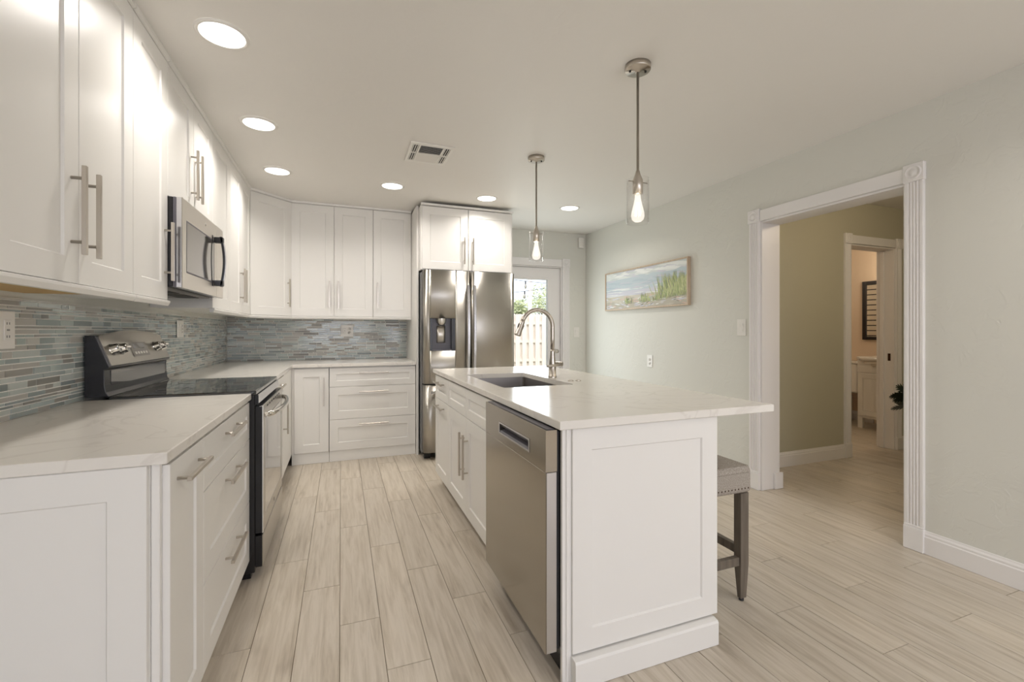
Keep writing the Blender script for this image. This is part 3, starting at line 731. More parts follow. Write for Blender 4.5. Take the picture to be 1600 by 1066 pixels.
# ------------------------------------------------------------------ island
IX0, IX1, IY0, IY1 = .686, 1.676, 1.345, 3.572
SX0, SX1, SY0, SY1 = .812, 1.240, 2.252, 3.020
def island_top():
    bm = bmesh.new()
    def ring(z, e=0): return [bm.verts.new(p) for p in ((IX0+e, IY0+e, z), (IX1-e, IY0+e, z), (IX1-e, IY1-e, z), (IX0+e, IY1-e, z))]
    def hole(z): 
        r = .02; out = []
        for (cx, cy, a0) in ((SX0+r, SY0+r, PI), (SX1-r, SY0+r, 1.5*PI), (SX1-r, SY1-r, 0), (SX0+r, SY1-r, .5*PI)):
            for k in range(5): a = a0+k*PI/8; out.append(bm.verts.new((cx+r*math.cos(a), cy+r*math.sin(a), z)))
        return out
    e = .0025
    o0, o1, o2, o3 = ring(CB, e), ring(CB+e), ring(CT-e), ring(CT, e)
    for A, B in ((o0, o1), (o1, o2), (o2, o3)):
        for k in range(4): bm.faces.new((A[k], A[(k+1) % 4], B[(k+1) % 4], B[k]))
    h0, h1 = hole(CB), hole(CT); n = len(h0)
    for k in range(n): bm.faces.new((h0[(k+1) % n], h0[k], h1[k], h1[(k+1) % n]))
    for o, h in ((o3, h1), (o0, h0)):
        ge = []
        for L in (o, h):
            for k in range(len(L)):
                ed = bm.edges.get((L[k], L[(k+1) % len(L)]))
                ge.append(ed)
        bmesh.ops.triangle_fill(bm, use_beauty=True, use_dissolve=False, edges=ge)
    bmesh.ops.recalc_face_normals(bm, faces=bm.faces)
    me = bpy.data.meshes.new('island_countertop'); bm.to_mesh(me); bm.free(); me.materials.append(M['quartz'])
    o = bpy.data.objects.new('island_countertop', me); C.objects.link(o)
    tag(o, 'large white quartz island worktop with sink cutout', 'countertop')
island_top()
def sink():
    t = thing('sink', 'stainless undermount sink set into the island worktop', 'sink', ((SX0+SX1)/2, (SY0+SY1)/2, .66))
    b = MB(); a, c = (SX1-SX0)/2+.004, (SY1-SY0)/2+.004; zt = CB-.66-.0015
    # hollow rounded basin
    def rr(hx, hy, r, z):
        out = []
        for cx, cy, a0 in ((-hx+r, -hy+r, PI), (hx-r, -hy+r, 1.5*PI), (hx-r, hy-r, 0), (-hx+r, hy-r, .5*PI)):
            for k in range(6): an = a0+k*PI/10; out.append(b.bm.verts.new((cx+r*math.cos(an), cy+r*math.sin(an), z)))
        return out
    b.mi(M['sink_steel'])
    R = [rr(a+.008, c+.008, .03, zt-.012), rr(a+.008, c+.008, .03, zt), rr(a, c, .022, zt), rr(a-.002, c-.002, .022, .02), rr(a-.02, c-.02, .03, .004), rr(.05, .05, .045, 0)]
    n = len(R[0])
    for A, B in zip(R, R[1:]):
        for k in range(n):
            f = b.bm.faces.new((A[k], A[(k+1) % n], B[(k+1) % n], B[k]))
    b.bm.faces.new(R[-1]); bmesh.ops.recalc_face_normals(b.bm, faces=b.bm.faces); b.build('basin', t)
    q = MB(); q.lathe([(.045, 0.001), (.045, .004), (.03, .003), (.028, .001), (0, .001)], M['chrome'], 24); q.build('drain', t)
sink()
def faucet():
    fx, fy = 1.291, 2.640
    t = thing('faucet', 'tall brushed nickel gooseneck faucet behind the island sink', 'faucet', (fx, fy, CT+.0005))
    b = MB(); b.lathe([(.028, 0), (.028, .010), (.024, .014), (.024, .075), (.0225, .082), (.0225, .09), (.019, .12), (.0145, .17), (.0138, .185), (0, .185)], M['nickel'], 24); b.build('base', t)
    Rr = .108; zt = .332
    pts = [(0, 0, .18), (0, 0, .25), (0, 0, zt-.02)]+[(-Rr+Rr*math.cos(a), 0, zt+Rr*math.sin(a)) for a in [PI*k/20*.90 for k in range(21)]]
    q = MB(); q.tube(pts, .0138, M['nickel'], 16); q.build('spout', t)
    e = Vector(pts[-1]); dn = (Vector(pts[-1])-Vector(pts[-2])).normalized()
    q = MB(); mt = Matrix.Translation(e-dn*.004) @ dn.to_track_quat('Z', 'Y').to_matrix().to_4x4()
    q.lathe([(.0138, 0), (.0155, .003), (.0155, .012), (.0165, .03), (.0195, .07), (.0225, .095), (.0225, .10), (.018, .102), (0, .100)], M['nickel'], 20, mt); sh = q.build('spray_head', t)
    q = MB(); q.lathe([(0, 0), (.010, .0), (.012, .003), (0, .004)], M['dark_rubber'], 16, mt @ Matrix.Translation((0, .0148, .045)) @ Matrix.Rotation(-PI/2+.06, 4, 'X') @ Matrix.Diagonal((.75, 1.9, 1, 1))); q.build('button', sh)
    s2 = mt @ Matrix.Translation((0, -.0148, .045)) @ Matrix.Rotation(PI/2-.06, 4, 'X') @ Matrix.Diagonal((.75, 1.9, 1, 1))
    q = MB(); q.lathe([(0, 0), (.010, .0), (.012, .003), (0, .004)], M['dark_rubber'], 16, s2); q.build('button', sh)
    d = Vector((.97, -.25, 0)).normalized()
    q = MB(); q.cyl(Vector((0, 0, .088)), Vector((0, 0, .088))+d*.062, .0175, M['nickel'], 20); q.cyl(Vector((0, 0, .088))+d*.062, Vector((0, 0, .088))+d*.07, .0175, M['nickel'], 20, .012); q.build('valve', t)
    q = MB(); p = Vector((0, 0, .083))+d*.045+Vector((-.0, -.022, 0))
    q.tube([p, p+Vector((-.04, -.008, -.002)), p+Vector((-.085, -.010, -.004)), p+Vector((-.105, -.010, -.005))], [.0085, .0075, .009, .008], M['nickel'], 12); q.build('lever', t)
faucet()
for (px, py, lb) in ((1.302, 2.412, 'small round dark metal cap left of its twin in island worktop'), (1.347, 2.400, 'small round metal button right of its twin in island worktop')):
    b = MB(); b.lathe([(.017, 0), (.017, .003), (.013, .006), (.012, .004), (0, .004)], M['nickel'], 24)
    o = b.build('sink_button', None, (px, py, CT+.0005)); tag(o, lb, 'button')
# island cabinets, facing the left aisle (-X): local x runs towards the camera
IXF = .722; RM = -PI/2; IDP = .63
t = base_cab('narrow white island cabinet at the far end with drawer and door', (IXF, 3.552), RM, .452, IDP, [('drawer', 0, Z3, .452, Z4-Z3, dict(rail=.055, hd=('H', Z4-.05))), ('door', 0, Z1, .452, Z3-Z1, dict(hd=('H', Z3-.05)))])
t = base_cab('white island sink cabinet with two doors and two false drawers', (IXF, 3.099), RM, 1.032, IDP, [('false_drawer', 0, Z3, .484, Z4-Z3, dict(rail=.055)), ('false_drawer', .484, Z3, .548, Z4-Z3, dict(rail=.055)), ('door', 0, Z1, .484, Z3-Z1, dict(hd=('R', .47))), ('door', .484, Z1, .548, Z3-Z1, dict(hd=('L', .47)))])
for ch in t.children:
    if ch.name.startswith('body'): bpy.data.objects.remove(ch)
b = MB(); w = 1.032
for q in ((.001, .018, 0, IDP, .1, CB-.002), (w-.018, w-.001, 0, IDP, .1, CB-.002), (.018, w-.018, IDP-.016, IDP, .1, CB-.002), (.018, w-.018, .001, IDP-.016, .1, .118), (.018, w-.018, .0005, .016, .118, CB-.06)): b.box(*q, M['cabinet'])
b.build('body', t)
# back of island facing the stool
t = thing('island_back_panel', 'white panel along the stool side of the island', 'panel', (1.354, 1.382, 0)); b = MB()
b.box(0, .018, 0, 2.170, .0015, CB-.002, M['cabinet'], .001); b.build('panel', t)
# near end of island
t = thing('island_end_panel', 'white shaker end panel of the island facing the camera', 'panel', (.742, 1.380, 0))
b = MB(); b.box(0, .645, -.001, .0005, .10, CB-.003, M['cabinet']); b.shaker(0, .105, .645, CB-.003-.105, M['cabinet'], .076); b.build('panel', t)
b = MB(); b.box(-.036, -.0005, -.012, .002, .0015, CB-.003, M['cabinet'], .001); b.box(-.022, -.013, -.016, -.011, .0015, CB-.003, M['cabinet'], .001); b.build('filler_strip', t)
b = MB(); b.prism([(-.045, .0015), (-.045, .086), (-.041, .094), (-.02, .098), (-.001, .098), (-.001, .0015)], -.002, .626, M['cabinet'], 'x'); b.build('base_moulding', t)
b = MB(); b.box(0.0, .61, .0015, .02, .0015, CB-.004, M['cabinet']); b.build('backing', t)
# dishwasher
def dishwasher():
    y1 = 2.060; w = .676
    t = thing('dishwasher', 'stainless dishwasher at the near end of the island', 'dishwasher', (.694, y1, 0), RM)
    b = MB(); b.box(.02, w-.035, .012, .60, .10, .862, M['black'], .002); b.box(.03, w-.045, .04, .5, .0015, .10, M['black']); b.build('tub', t)
    b = MB(); b.box(.004, w-.004, .001, .011, .12, .872, M['dark_rubber']); b.build('gasket', t)
    zs = .735
    b = MB(); b.box(0, w, -.040, 0, .112, zs-.0015, M['steel_side'], .002); b.loops(w, zs-.0015-.112, [(0, -.0405), (.002, -.0425), (.004, -.0425)], M['steel_flat'], 0, .112)
    d = b.build('door', t)
    hx0, hx1, hz0, hz1 = w*.30, w*.78, .775, .812
    q = MB(); 
    for a in ((0, hx0, zs, .878), (hx1, w, zs, .878), (hx0, hx1, zs, hz0), (hx0, hx1, hz1, .878)): q.box(a[0], a[1], -.0425, 0, a[2], a[3], M['steel_flat'])
    p = q.build('control_panel', t)
    q = MB(); q.prism([(-.012, hz0), (-.0423, hz0), (-.036, hz0+.006), (-.016, hz0+.012), (-.014, hz1), (-.012, hz1)], hx0, hx1, M['dark_grey'], 'x'); q.build('pocket_handle', p)
    q = MB(); q.loops(hx1-hx0+.02, hz1-hz0+.02, [(0, -.0426), (.003, -.0445), (.008, -.0445), (.0098, -.0428)], M['chrome'], hx0-.01, hz0-.01)
    q.bm.free(); q = MB()
    for a in ((hx0-.009, hx0, hz0-.007, hz1+.007), (hx1, hx1+.009, hz0-.007, hz1+.007), (hx0, hx1, hz0-.007, hz0), (hx0, hx1, hz1, hz1+.007)): q.box(a[0], a[1], -.0445, -.0426, a[2], a[3], M['steel_side'], .0006)
    q.build('handle_rim', p)
    q = MB(); q.box(.01, w-.01, -.034, -.006, .8782, .8805, M['dark_grey']); q.build('top_vent', p)
    for bx in (.06, w-.2): b = MB(); b.box(bx, bx+.07, .012, .035, .863, .876, M['mid_grey']); b.build('bracket', t)
dishwasher()

# ------------------------------------------------------------------ stool
def stool():
    x0, x1, y0, y1 = 1.402, 1.726, 1.490, 1.930
    t = thing('counter_stool', 'grey linen backless counter stool with nailhead trim under the island', 'stool', (x0, y0, 0))
    w, d = x1-x0, y1-y0
    b = MB(); b.box(0, w, 0, d, .492, .612, M['fabric'], .024, 5)
    for v in b.bm.verts:
        if v.co.z > .70:
            u = 2*v.co.x/w-1; k = 2*v.co.y/d-1; v.co.z += .018*(1-u*u)*(1-k*k)
    b2 = b.bm; bmesh.ops.subdivide_edges(b2, edges=[e for e in b2.edges if e.calc_length() > .1], cuts=8, use_grid_fill=True)
    for v in b2.verts:
        if v.co.z > .606:
            u = 2*v.co.x/w-1; k = 2*v.co.y/d-1; v.co.z = .612+.014*max(0, 1-u*u)*max(0, 1-k*k)
    for f in b2.faces: f.smooth = True
    s = b.build('seat', t)
    q = MB(); q.tube([(.026, -.0005, .588), (w-.026, -.0005, .588)], .0015, M['fabric'], 6); q.build('piping', s)
    pos = [(x, -.001, 0) for x in [.027+i*(w-.054)/14 for i in range(15)]]+[(w+.001, y, 1) for y in [.027+i*(d-.054)/20 for i in range(21)]]
    q = MB()
    for x, y, k in pos:
        mt = Matrix.Translation((x+(-.001 if k else 0), y+(0 if k else .001), .518)) @ (Matrix.Rotation(R90, 4, 'X') if k == 0 else Matrix.Rotation(R90, 4, 'Y'))
        q.lathe([(.0038, 0), (.0028, .0012), (0, .0018)], M['brown_metal'], 8, mt)
    q.build('nailheads', s)
    lw = .040
    for lx in (.008, w-.058-.0):
        for ly in (.012, d-.012-lw):
            q = MB(); b_ = bmesh.new(); R = []
            for z, ins in ((.4915, 0), (.17, 0), (.012, .010)):
                R.append([b_.verts.new(p) for p in ((lx+ins, ly+ins, z), (lx+.048-ins*.3, ly+ins, z), (lx+.048-ins*.3, ly+lw-ins, z), (lx+ins, ly+lw-ins, z))])
            for A, B in zip(R, R[1:]):
                for k in range(4): b_.faces.new((A[k], A[(k+1) % 4], B[(k+1) % 4], B[k]))
            b_.faces.new(R[0]); b_.faces.new(R[-1][::-1]); bmesh.ops.recalc_face_normals(b_, faces=b_.faces)
            bmesh.ops.bevel(b_, geom=list(b_.edges), offset=.002, segments=1, profile=.5, affect='EDGES')
            q._merge(b_, M['stool_wood']); lg = q.build('leg', t)
            q = MB(); q.cyl((lx+.024, ly+lw/2, .001), (lx+.024, ly+lw/2, .0118), .011, M['dark_rubber'], 12); q.build('foot_glide', lg)
    q = MB(); q.box(.057, w-.059, .018, .018+.026, .165, .203, M['stool_wood'], .002); q.build('stretcher', t)
    q = MB(); q.box(.057, w-.059, d-.044, d-.018, .165, .203, M['stool_wood'], .002); q.build('stretcher', t)
    q = MB(); q.box(.017, .043, .053, d-.053, .205, .243, M['stool_wood'], .002); q.build('stretcher', t)
    q = MB(); q.box(w-.048, w-.022, .053, d-.053, .205, .243, M['stool_wood'], .002); q.build('stretcher', t)
stool()

# ------------------------------------------------------------------ lamps
def downlight(x, y, label, first=[None]):
    if first[0] is None:
        t = thing('recessed_light', label, 'ceiling light', (x, y, ZC), 0, 'recessed ceiling lights')
        b = MB(); b.lathe([(.102, -.0005), (.102, -.004), (.090, -.010), (.085, -.006)], M['white_plastic'], 40); b.build('trim_ring', t)
        b = MB(); b.lathe([(0.0855, -.0055), (.06, -.0065), (0, -.0065)], M['diffuser'], 40); b.build('diffuser', t)
        lamp('light', 'AREA', (0, 0, -.012), (0, 0, 0), DOWN_W, (1.0, .945, .89), .16, parent=t).data.spread = math.radians(145)
        first[0] = t
    else:
        t = copy_tree(first[0]); t.location = (x, y, ZC); t['label'] = label
for x, y, lb in ((-.470, 2.205, 'glowing round recessed light nearest the camera above the left aisle'), (-.466, 3.076, 'glowing round recessed light, second from the camera above the left aisle'),
                 (-.469, 3.930, 'glowing round recessed light by the ceiling corner at the diagonal cabinet'), (.412, 3.981, 'glowing round recessed light in front of the back wall cabinets left of fridge'),
                 (1.285, 4.035, 'glowing round recessed light in front of the cabinet above the fridge'), (2.176, 4.053, 'glowing round recessed light rightmost, near the patio door')):
    downlight(x, y, lb)
for x, y in ((2.3, .5), (2.2, -.6), (2.2, -2.0)): downlight(x, y, 'round recessed light in the ceiling behind the camera')  # extra lights added out of view to brighten the room
def pendant(x, y, label, first=[None]):
    if first[0] is not None:
        t = copy_tree(first[0]); t.location = (x, y, ZC); t['label'] = label; return
    t = thing('pendant_light', label, 'pendant light', (x, y, ZC), 0, 'pendant lights over the island'); first[0] = t
    b = MB(); b.lathe([(0, -.0005), (.060, -.0005), (.060, -.022), (.058, -.026), (.014, -.026), (.012, -.034), (0, -.034)], M['nickel'], 32); c = b.build('canopy', t)
    for k in (-1, 1):
        q = MB(); q.cyl((.035*k, -.012*k, -.026), (.035*k, -.012*k, -.032), .005, M['slot'], 10); q.build('screw', c)
    b = MB(); b.cyl((0, 0, -.034), (0, 0, -.505), .0062, M['nickel'], 12); b.build('rod', t)
    b = MB(); b.lathe([(0, -.50), (.009, -.50), (.012, -.515), (.020, -.535), (.024, -.545), (.024, -.61), (.020, -.612), (0, -.612)], M['nickel'], 24)
    b.cyl((-.052, 0, -.552), (.052, 0, -.552), .003, M['nickel'], 8); b.build('socket', t)
    b = MB(); b.lathe([(.052, -.538), (.052, -.748), (.0495, -.748), (.0495, -.538)], M['shade_glass'], 40, closed=True); b.build('glass_shade', t)
    b = MB(); b.lathe([(.013, -.612), (.014, -.63), (.020, -.66), (.029, -.695), (.031, -.712), (.027, -.729), (.016, -.739), (0, -.742)], M['bulb_glass'], 24); bu = b.build('bulb', t)
    q = MB()
    for k in range(6):
        a = k*PI/3; q.cyl((.007*math.cos(a), .007*math.sin(a), -.650), (.013*math.cos(a+.5), .013*math.sin(a+.5), -.712), .0012, M['filament'], 6)
    q.build('filament', bu)
    lamp('light', 'POINT', (0, 0, -.69), (0, 0, 0), 1.6, (1.0, .85, .65), .02, parent=t)
M['bulb_glass'] = bpy.data.materials.new('lit_bulb_glass'); M['bulb_glass'].use_nodes = True
nt = M['bulb_glass'].node_tree; nt.nodes.clear()
o_ = nt.nodes.new('ShaderNodeOutputMaterial'); e_ = nt.nodes.new('ShaderNodeEmission'); e_.inputs[0].default_value = (1, .93, .82, 1); e_.inputs[1].default_value = 2.0
t_ = nt.nodes.new('ShaderNodeBsdfTransparent'); x_ = nt.nodes.new('ShaderNodeMixShader'); x_.inputs[0].default_value = .45
nt.links.new(t_.outputs[0], x_.inputs[1]); nt.links.new(e_.outputs[0], x_.inputs[2]); nt.links.new(x_.outputs[0], o_.inputs[0])
pendant(1.310, 1.764, 'clear glass pendant light over the near end of the island')
pendant(1.318, 2.960, 'clear glass pendant light over the far end of the island')
# air vent
def vent():
    x0, x1, y0, y1 = .432, .726, 2.995, 3.350
    t = thing('air_vent', 'white louvred air vent in the ceiling', 'vent', ((x0+x1)/2, (y0+y1)/2, ZC)); w, d = (x1-x0)/2, (y1-y0)/2
    iw, idp = .128, .142
    b = MB()
    for q in ((-w, w, -d, -idp), (-w, w, idp, d), (-w, -iw, -idp, idp), (iw, w, -idp, idp)): b.box(q[0], q[1], q[2], q[3], -.008, -.0005, M['white_plastic'], .001)
    b.box(-iw, iw, -.006, .006, -.008, -.001, M['white_plastic'])
    for sx in (-1, 1): b.box(sx*.082-.006, sx*.082+.006, -idp, idp, -.008, -.001, M['white_plastic'])
    b.build('frame', t)
    b = MB(); b.box(-iw, iw, -idp, idp, -.0012, -.0006, M['slot']); b.build('duct', t)
    for sx in (-1, 1):
        for k in range(3):
            q = MB(); x = sx*.108+(k-1)*.014; c = .0045
            q.prism([(x-c, -.0075), (x-c+.0015, -.0085), (x+c, -.002), (x+c-.0015, -.0015)] if sx > -2 else [], -idp, idp, M['white_plastic'], 'y'); q.build('slat', t)
    for sy in (-1, 1):
        for k in range(8):
            q = MB(); y = sy*.074+(k-3.5)*.0165; c = .0065
            q.prism([(y-c, -.008), (y-c, -.0068), (y+c, -.0015), (y+c, -.0027)] if sy < 0 else [(y+c, -.008), (y+c, -.0068), (y-c, -.0015), (y-c, -.0027)], -.076, .076, M['white_plastic'], 'x'); q.build('slat', t)
vent()
# motion sensor in the corner
t = thing('motion_sensor', 'small white motion sensor high in the corner by patio door', 'sensor', (XR-.085, YB-.004, 2.29), 0)
b = MB(); b.box(-.036, .036, -.045, 0, 0, .135, M['white_plastic'], .008, 2); b.build('case', t)
b = MB(); b.box(-.026, .026, -.049, -.044, .02, .075, M['ceramic'], .003); b.build('lens', t)

# ------------------------------------------------------------------ painting
def painting():
    y0, y1, z0, z1 = 3.240, 4.612, 1.455, 1.900; w, h = y1-y0, z1-z0
    t = thing('painting', 'long framed beach dune painting on the right wall', 'painting', (XR-.0015, y1, z0), RM)
    b = MB(); f = .014; D = .036
    for q in ((0, f, 0, h), (w-f, w, 0, h), (f, w-f, 0, f), (f, w-f, h-f, h)): b.box(q[0], q[1], -D, 0, q[2], q[3], M['frame_wood'], .001)
    b.build('frame', t)
    R = random.Random(5); q = MB(); c = lambda r, g, bl: mat('paint', lin(r, g, bl), .6)
    sky, sky2, sea, sea2, foam, sand, sand2, g1, g2, g3, dk, lav, pink = c(222, 226, 222), c(208, 214, 212), c(194, 206, 211), c(184, 198, 205), c(236, 238, 234), c(206, 200, 184), c(188, 182, 166), c(184, 192, 136), c(156, 170, 118), c(204, 206, 156), c(122, 126, 106), c(206, 206, 214), c(216, 192, 178)
    W0, W1, H0, H1 = f, w-f, f, h-f; ww, hh = W1-W0, H1-H0
    def band(a, bq, m): q.quad([(W0, -.026, H0+hh*a), (W1, -.026, H0+hh*a), (W1, -.026, H0+hh*bq), (W0, -.026, H0+hh*bq)], m)
    band(0, .20, sand2); band(.20, .34, sand); band(.34, .46, lav); band(.46, .80, sea); band(.80, 1, sky)
    lay = [-.0262]
    def stroke(u, v, L, T, a, m):
        lay[0] -= .0000035
        u0, v0 = W0+ww*u, H0+hh*v; dx, dz = math.cos(a)*L/2, math.sin(a)*L/2; nx, nz = -math.sin(a)*T/2, math.cos(a)*T/2
        pts = [(u0-dx, v0-dz), (u0-dx*.3+nx, v0-dz*.3+nz), (u0+dx, v0+dz), (u0+dx*.3-nx, v0+dz*.3-nz)]
        q.quad([(min(max(x, W0), W1), lay[0], min(max(z, H0), H1)) for x, z in pts], m)
    for i in range(60): stroke(R.random(), R.uniform(.82, .99), .2, .03, R.uniform(-.05, .05), R.choice([sky, sky2, foam, lav]))
    for i in range(90): stroke(R.random(), R.uniform(.48, .82), .22, .022, R.uniform(-.03, .03), R.choice([sea, sea2, sea, lav]))
    for i in range(45): stroke(R.uniform(.0, .8), R.choice([.35, .39, .44, .48, .52])+R.uniform(-.015, .015), R.uniform(.1, .3), .009, R.uniform(-.04, .04), R.choice([foam, foam, lav]))
    for i in range(110): stroke(R.random(), R.uniform(.02, .34), R.uniform(.05, .16), .016, R.uniform(-.15, .3), R.choice([sand, sand2, foam, lav, pink]))
    for i in range(16): stroke(R.uniform(.3, .95), R.uniform(.06, .26), .06, .008, R.uniform(-.1, .5), dk)
    def tuft(cu, cv, n, spread, tall):
        for i in range(n):
            u = cu+R.gauss(0, spread); a = PI/2-(u-cu)*3.0+R.uniform(-.45, .45); L = tall*R.uniform(.5, 1)
            v = cv+math.sin(a)*L/2/hh*.9
            stroke(u+math.cos(a)*L/2/ww, v, L, R.uniform(.006, .014), a, R.choice([g1, g1, g2, g2, g3, dk] if R.random() < .6 else [g1, g3, g2]))
    for cu in (.80, .86, .92, .98): tuft(cu, .20, 70, .045, .27)
    tuft(.75, .16, 30, .05, .14); tuft(.54, .12, 26, .03, .12); tuft(.33, .12, 20, .03, .10); tuft(.66, .12, 18, .03, .09)
    q.build('canvas', t)
    b = MB(); b.box(W0, W1, -.025, -.004, H0, H1, M['white_plastic']); b.build('backing', t)
painting()

# ------------------------------------------------------------------ hall and bathroom
def vanity():
    x0, y0 = 6.10, 3.140; w = .585
    t = thing('bathroom_vanity', 'small white bathroom vanity seen through the far doorway', 'vanity', (x0, y0+w, 0), RM)
    b = MB(); D = .44
    b.box(0, w, .0, D, .13, .855, M['cabinet'], .002); b.build('body', t)
    for q4 in ((0, .055, 0, .04), (w-.055, w, 0, .04), (0, .03, .4, .44), (w-.03, w, .4, .44)): b = MB(); b.box(*q4, .0015, .13, M['cabinet']); b.build('foot', t)
    b = MB(); b.box(.0, w, -.006, -.0005, .70, .853, M['cabinet'], .001); b.build('apron', t)
    for k in range(2):
        q = MB(); q.shaker(.012+k*.282, .165, .278, .52, M['cabinet'], .055, .018); d = q.build('door', t)
        q = MB(); q.lathe([(.006, 0), (.006, .012), (.013, .02), (0, .026)], M['brown_metal'], 16, Matrix.Translation((.262+k*.06, -.018, .55)) @ Matrix.Rotation(R90, 4, 'X')); q.build('knob', d)
    q = MB(); n = 24
    q.box(-.012, w+.012, -.004, D+.0, .857, .895, M['ceramic'], .008, 3)
    pts = [(w/2+(w*.46)*math.cos(PI+PI*i/n), -.003-.085*math.sin(PI*i/n)) for i in range(n+1)]
    for s0, zz in ((1.0, (.850, .893)), (.8, (.815, .85)), (.5, (.79, .815))):
        q.prism([(w/2+(x-w/2)*s0, -.003+(y+.003)*s0) for x, y in pts], zz[0], zz[1], M['ceramic'], smooth=True)
    q.box(.02, w-.02, D-.03, D-.002, .895, .955, M['ceramic'], .006, 2); q.build('basin_top', t)
    q = MB(); q.cyl((w/2, D-.09, .895), (w/2, D-.09, .99), .016, M['brown_metal'], 14); q.tube([(w/2, D-.09, .98), (w/2, D-.14, 1.0), (w/2, D-.2, .985)], .011, M['brown_metal'], 10); q.build('tap', t)
vanity()
t = thing('bathroom_mirror', 'black framed mirror above the bathroom vanity', 'mirror', (6.549, 3.925, 1.10), RM); b = MB(); w, h, f = .62, .775, .042
for q in ((0, f, 0, h), (w-f, w, 0, h), (f, w-f, 0, f), (f, w-f, h-f, h)): b.box(q[0], q[1], -.03, 0, q[2], q[3], M['black_frame'], .002)
b.build('frame', t); b = MB(); b.box(f, w-f, -.014, -.002, f, h-f, M['mirror']); b.build('glass', t)
def toilet():
    t = thing('toilet', 'white toilet barely showing left of the bathroom vanity', 'toilet', (6.52, 4.10, 0), RM)
    b = MB(); b.box(-.20, .20, -.16, 0.0, .39, .78, M['ceramic'], .02, 3); b.build('tank', t)
    b = MB(); b.box(-.21, .21, -.17, 0.0, .782, .815, M['ceramic'], .01, 2); b.build('tank_lid', t)
    b = MB(); prof = [(0, .0015), (.12, .0015), (.11, .03), (.09, .12), (.12, .24), (.175, .34), (.18, .385), (0, .385)]
    b.lathe(prof, M['ceramic'], 28, Matrix.Translation((0, -.42, 0)) @ Matrix.Diagonal((1, 1.32, 1, 1))); b.box(-.09, .09, -.3, -.05, .0015, .36, M['ceramic'], .02, 2); b.build('bowl', t)
    b = MB(); b.lathe([(0, .387), (.185, .387), (.19, .40), (.18, .415), (0, .42)], M['ceramic'], 28, Matrix.Translation((0, -.42, 0)) @ Matrix.Diagonal((1, 1.3, 1, 1))); b.build('seat_lid', t)
    b = MB(); b.cyl((-.14, -.16, .72), (-.14, -.185, .72), .012, M['chrome'], 12); b.box(-.145, -.08, -.19, -.182, .714, .726, M['chrome']); b.build('flush_lever', t)
toilet()
# shuttered bathroom window (mirrored in the glass), in the left bathroom wall
t = MB(); a0, a1, b0, b1 = 4.55, 5.75, .9, 2.2
for q in ((a0, a0+.05, b0, b1), (a1-.05, a1, b0, b1), (a0+.05, a1-.05, b0, b0+.05), (a0+.05, a1-.05, b1-.05, b1), ((a0+a1)/2-.035, (a0+a1)/2+.035, b0+.05, b1-.05)): t.box(4.032, 4.07, q[0], q[1], q[2], q[3], M['shutter'])
wsh = struct('window_3', t)
n = 13
for k in range(n):
    for (c0, c1) in ((a0+.055, (a0+a1)/2-.04), ((a0+a1)/2+.04, a1-.055)):
        q = MB(); z = b0+.09+k*(b1-b0-.18)/(n-1); q.prism([(4.034, z-.034), (4.042, z-.038), (4.054, z+.034), (4.046, z+.038)], c0, c1, M['shutter'], 'y'); q.build('louver', wsh)
q = MB(); q.box(4.0305, 4.0315, a0+.05, a1-.05, b0+.05, b1-.05, M['slot']); q.build('window_backing', wsh)
# bathroom vanity lamp above the mirror
t = thing('vanity_light', 'three-bulb wall light above the bathroom mirror', 'wall light', (6.549, 3.38, 2.12), RM)
b = MB(); b.box(-.24, .24, -.03, 0, -.03, .03, M['brown_metal'], .004); b.build('backplate', t)
for k in (-1, 0, 1):
    q = MB(); q.lathe([(.02, 0), (.045, -.05), (.05, -.11), (.0, -.11)], M['led'], 20, Matrix.Translation((k*.16, -.08, .02))); q.build('shade', t)
    q = MB(); q.tube([(k*.16, -.028, 0), (k*.16, -.08, .005), (k*.16, -.08, .03)], .008, M['brown_metal'], 8); q.build('arm', t)
lamp('light', 'POINT', (0, -.35, -.12), (0, 0, 0), BATH_W, (1.0, .85, .66), .12, parent=t)
t = thing('bathroom_ceiling_light', 'flush round ceiling light inside the bathroom', 'ceiling light', (4.9, 4.7, ZC))  # lamp added out of view to brighten the shutters mirrored in the glass
b = MB(); b.lathe([(0, -.0005), (.13, -.0005), (.13, -.02), (.125, -.025)], M['nickel'], 32); b.build('base', t)
b = MB(); b.lathe([(.12, -.022), (.115, -.05), (.08, -.085), (0, -.095)], M['led'], 32); b.build('glass_bowl', t)
lamp('light', 'POINT', (0, 0, -.2), (0, 0, 0), 12, (1.0, .85, .66), .1, parent=t)
# hall ceiling lamp
t = thing('hall_ceiling_light', 'flush round ceiling light in the hall', 'ceiling light', (4.05, 1.45, ZC))
b = MB(); b.lathe([(0, -.0005), (.15, -.0005), (.15, -.02), (.145, -.025)], M['nickel'], 32); b.build('base', t)
b = MB(); b.lathe([(.14, -.022), (.135, -.05), (.09, -.085), (0, -.095)], M['led'], 32); b.build('glass_bowl', t)
lamp('light', 'POINT', (0, 0, -.16), (0, 0, 0), HALL_W, (1.0, .82, .60), .1, parent=t)
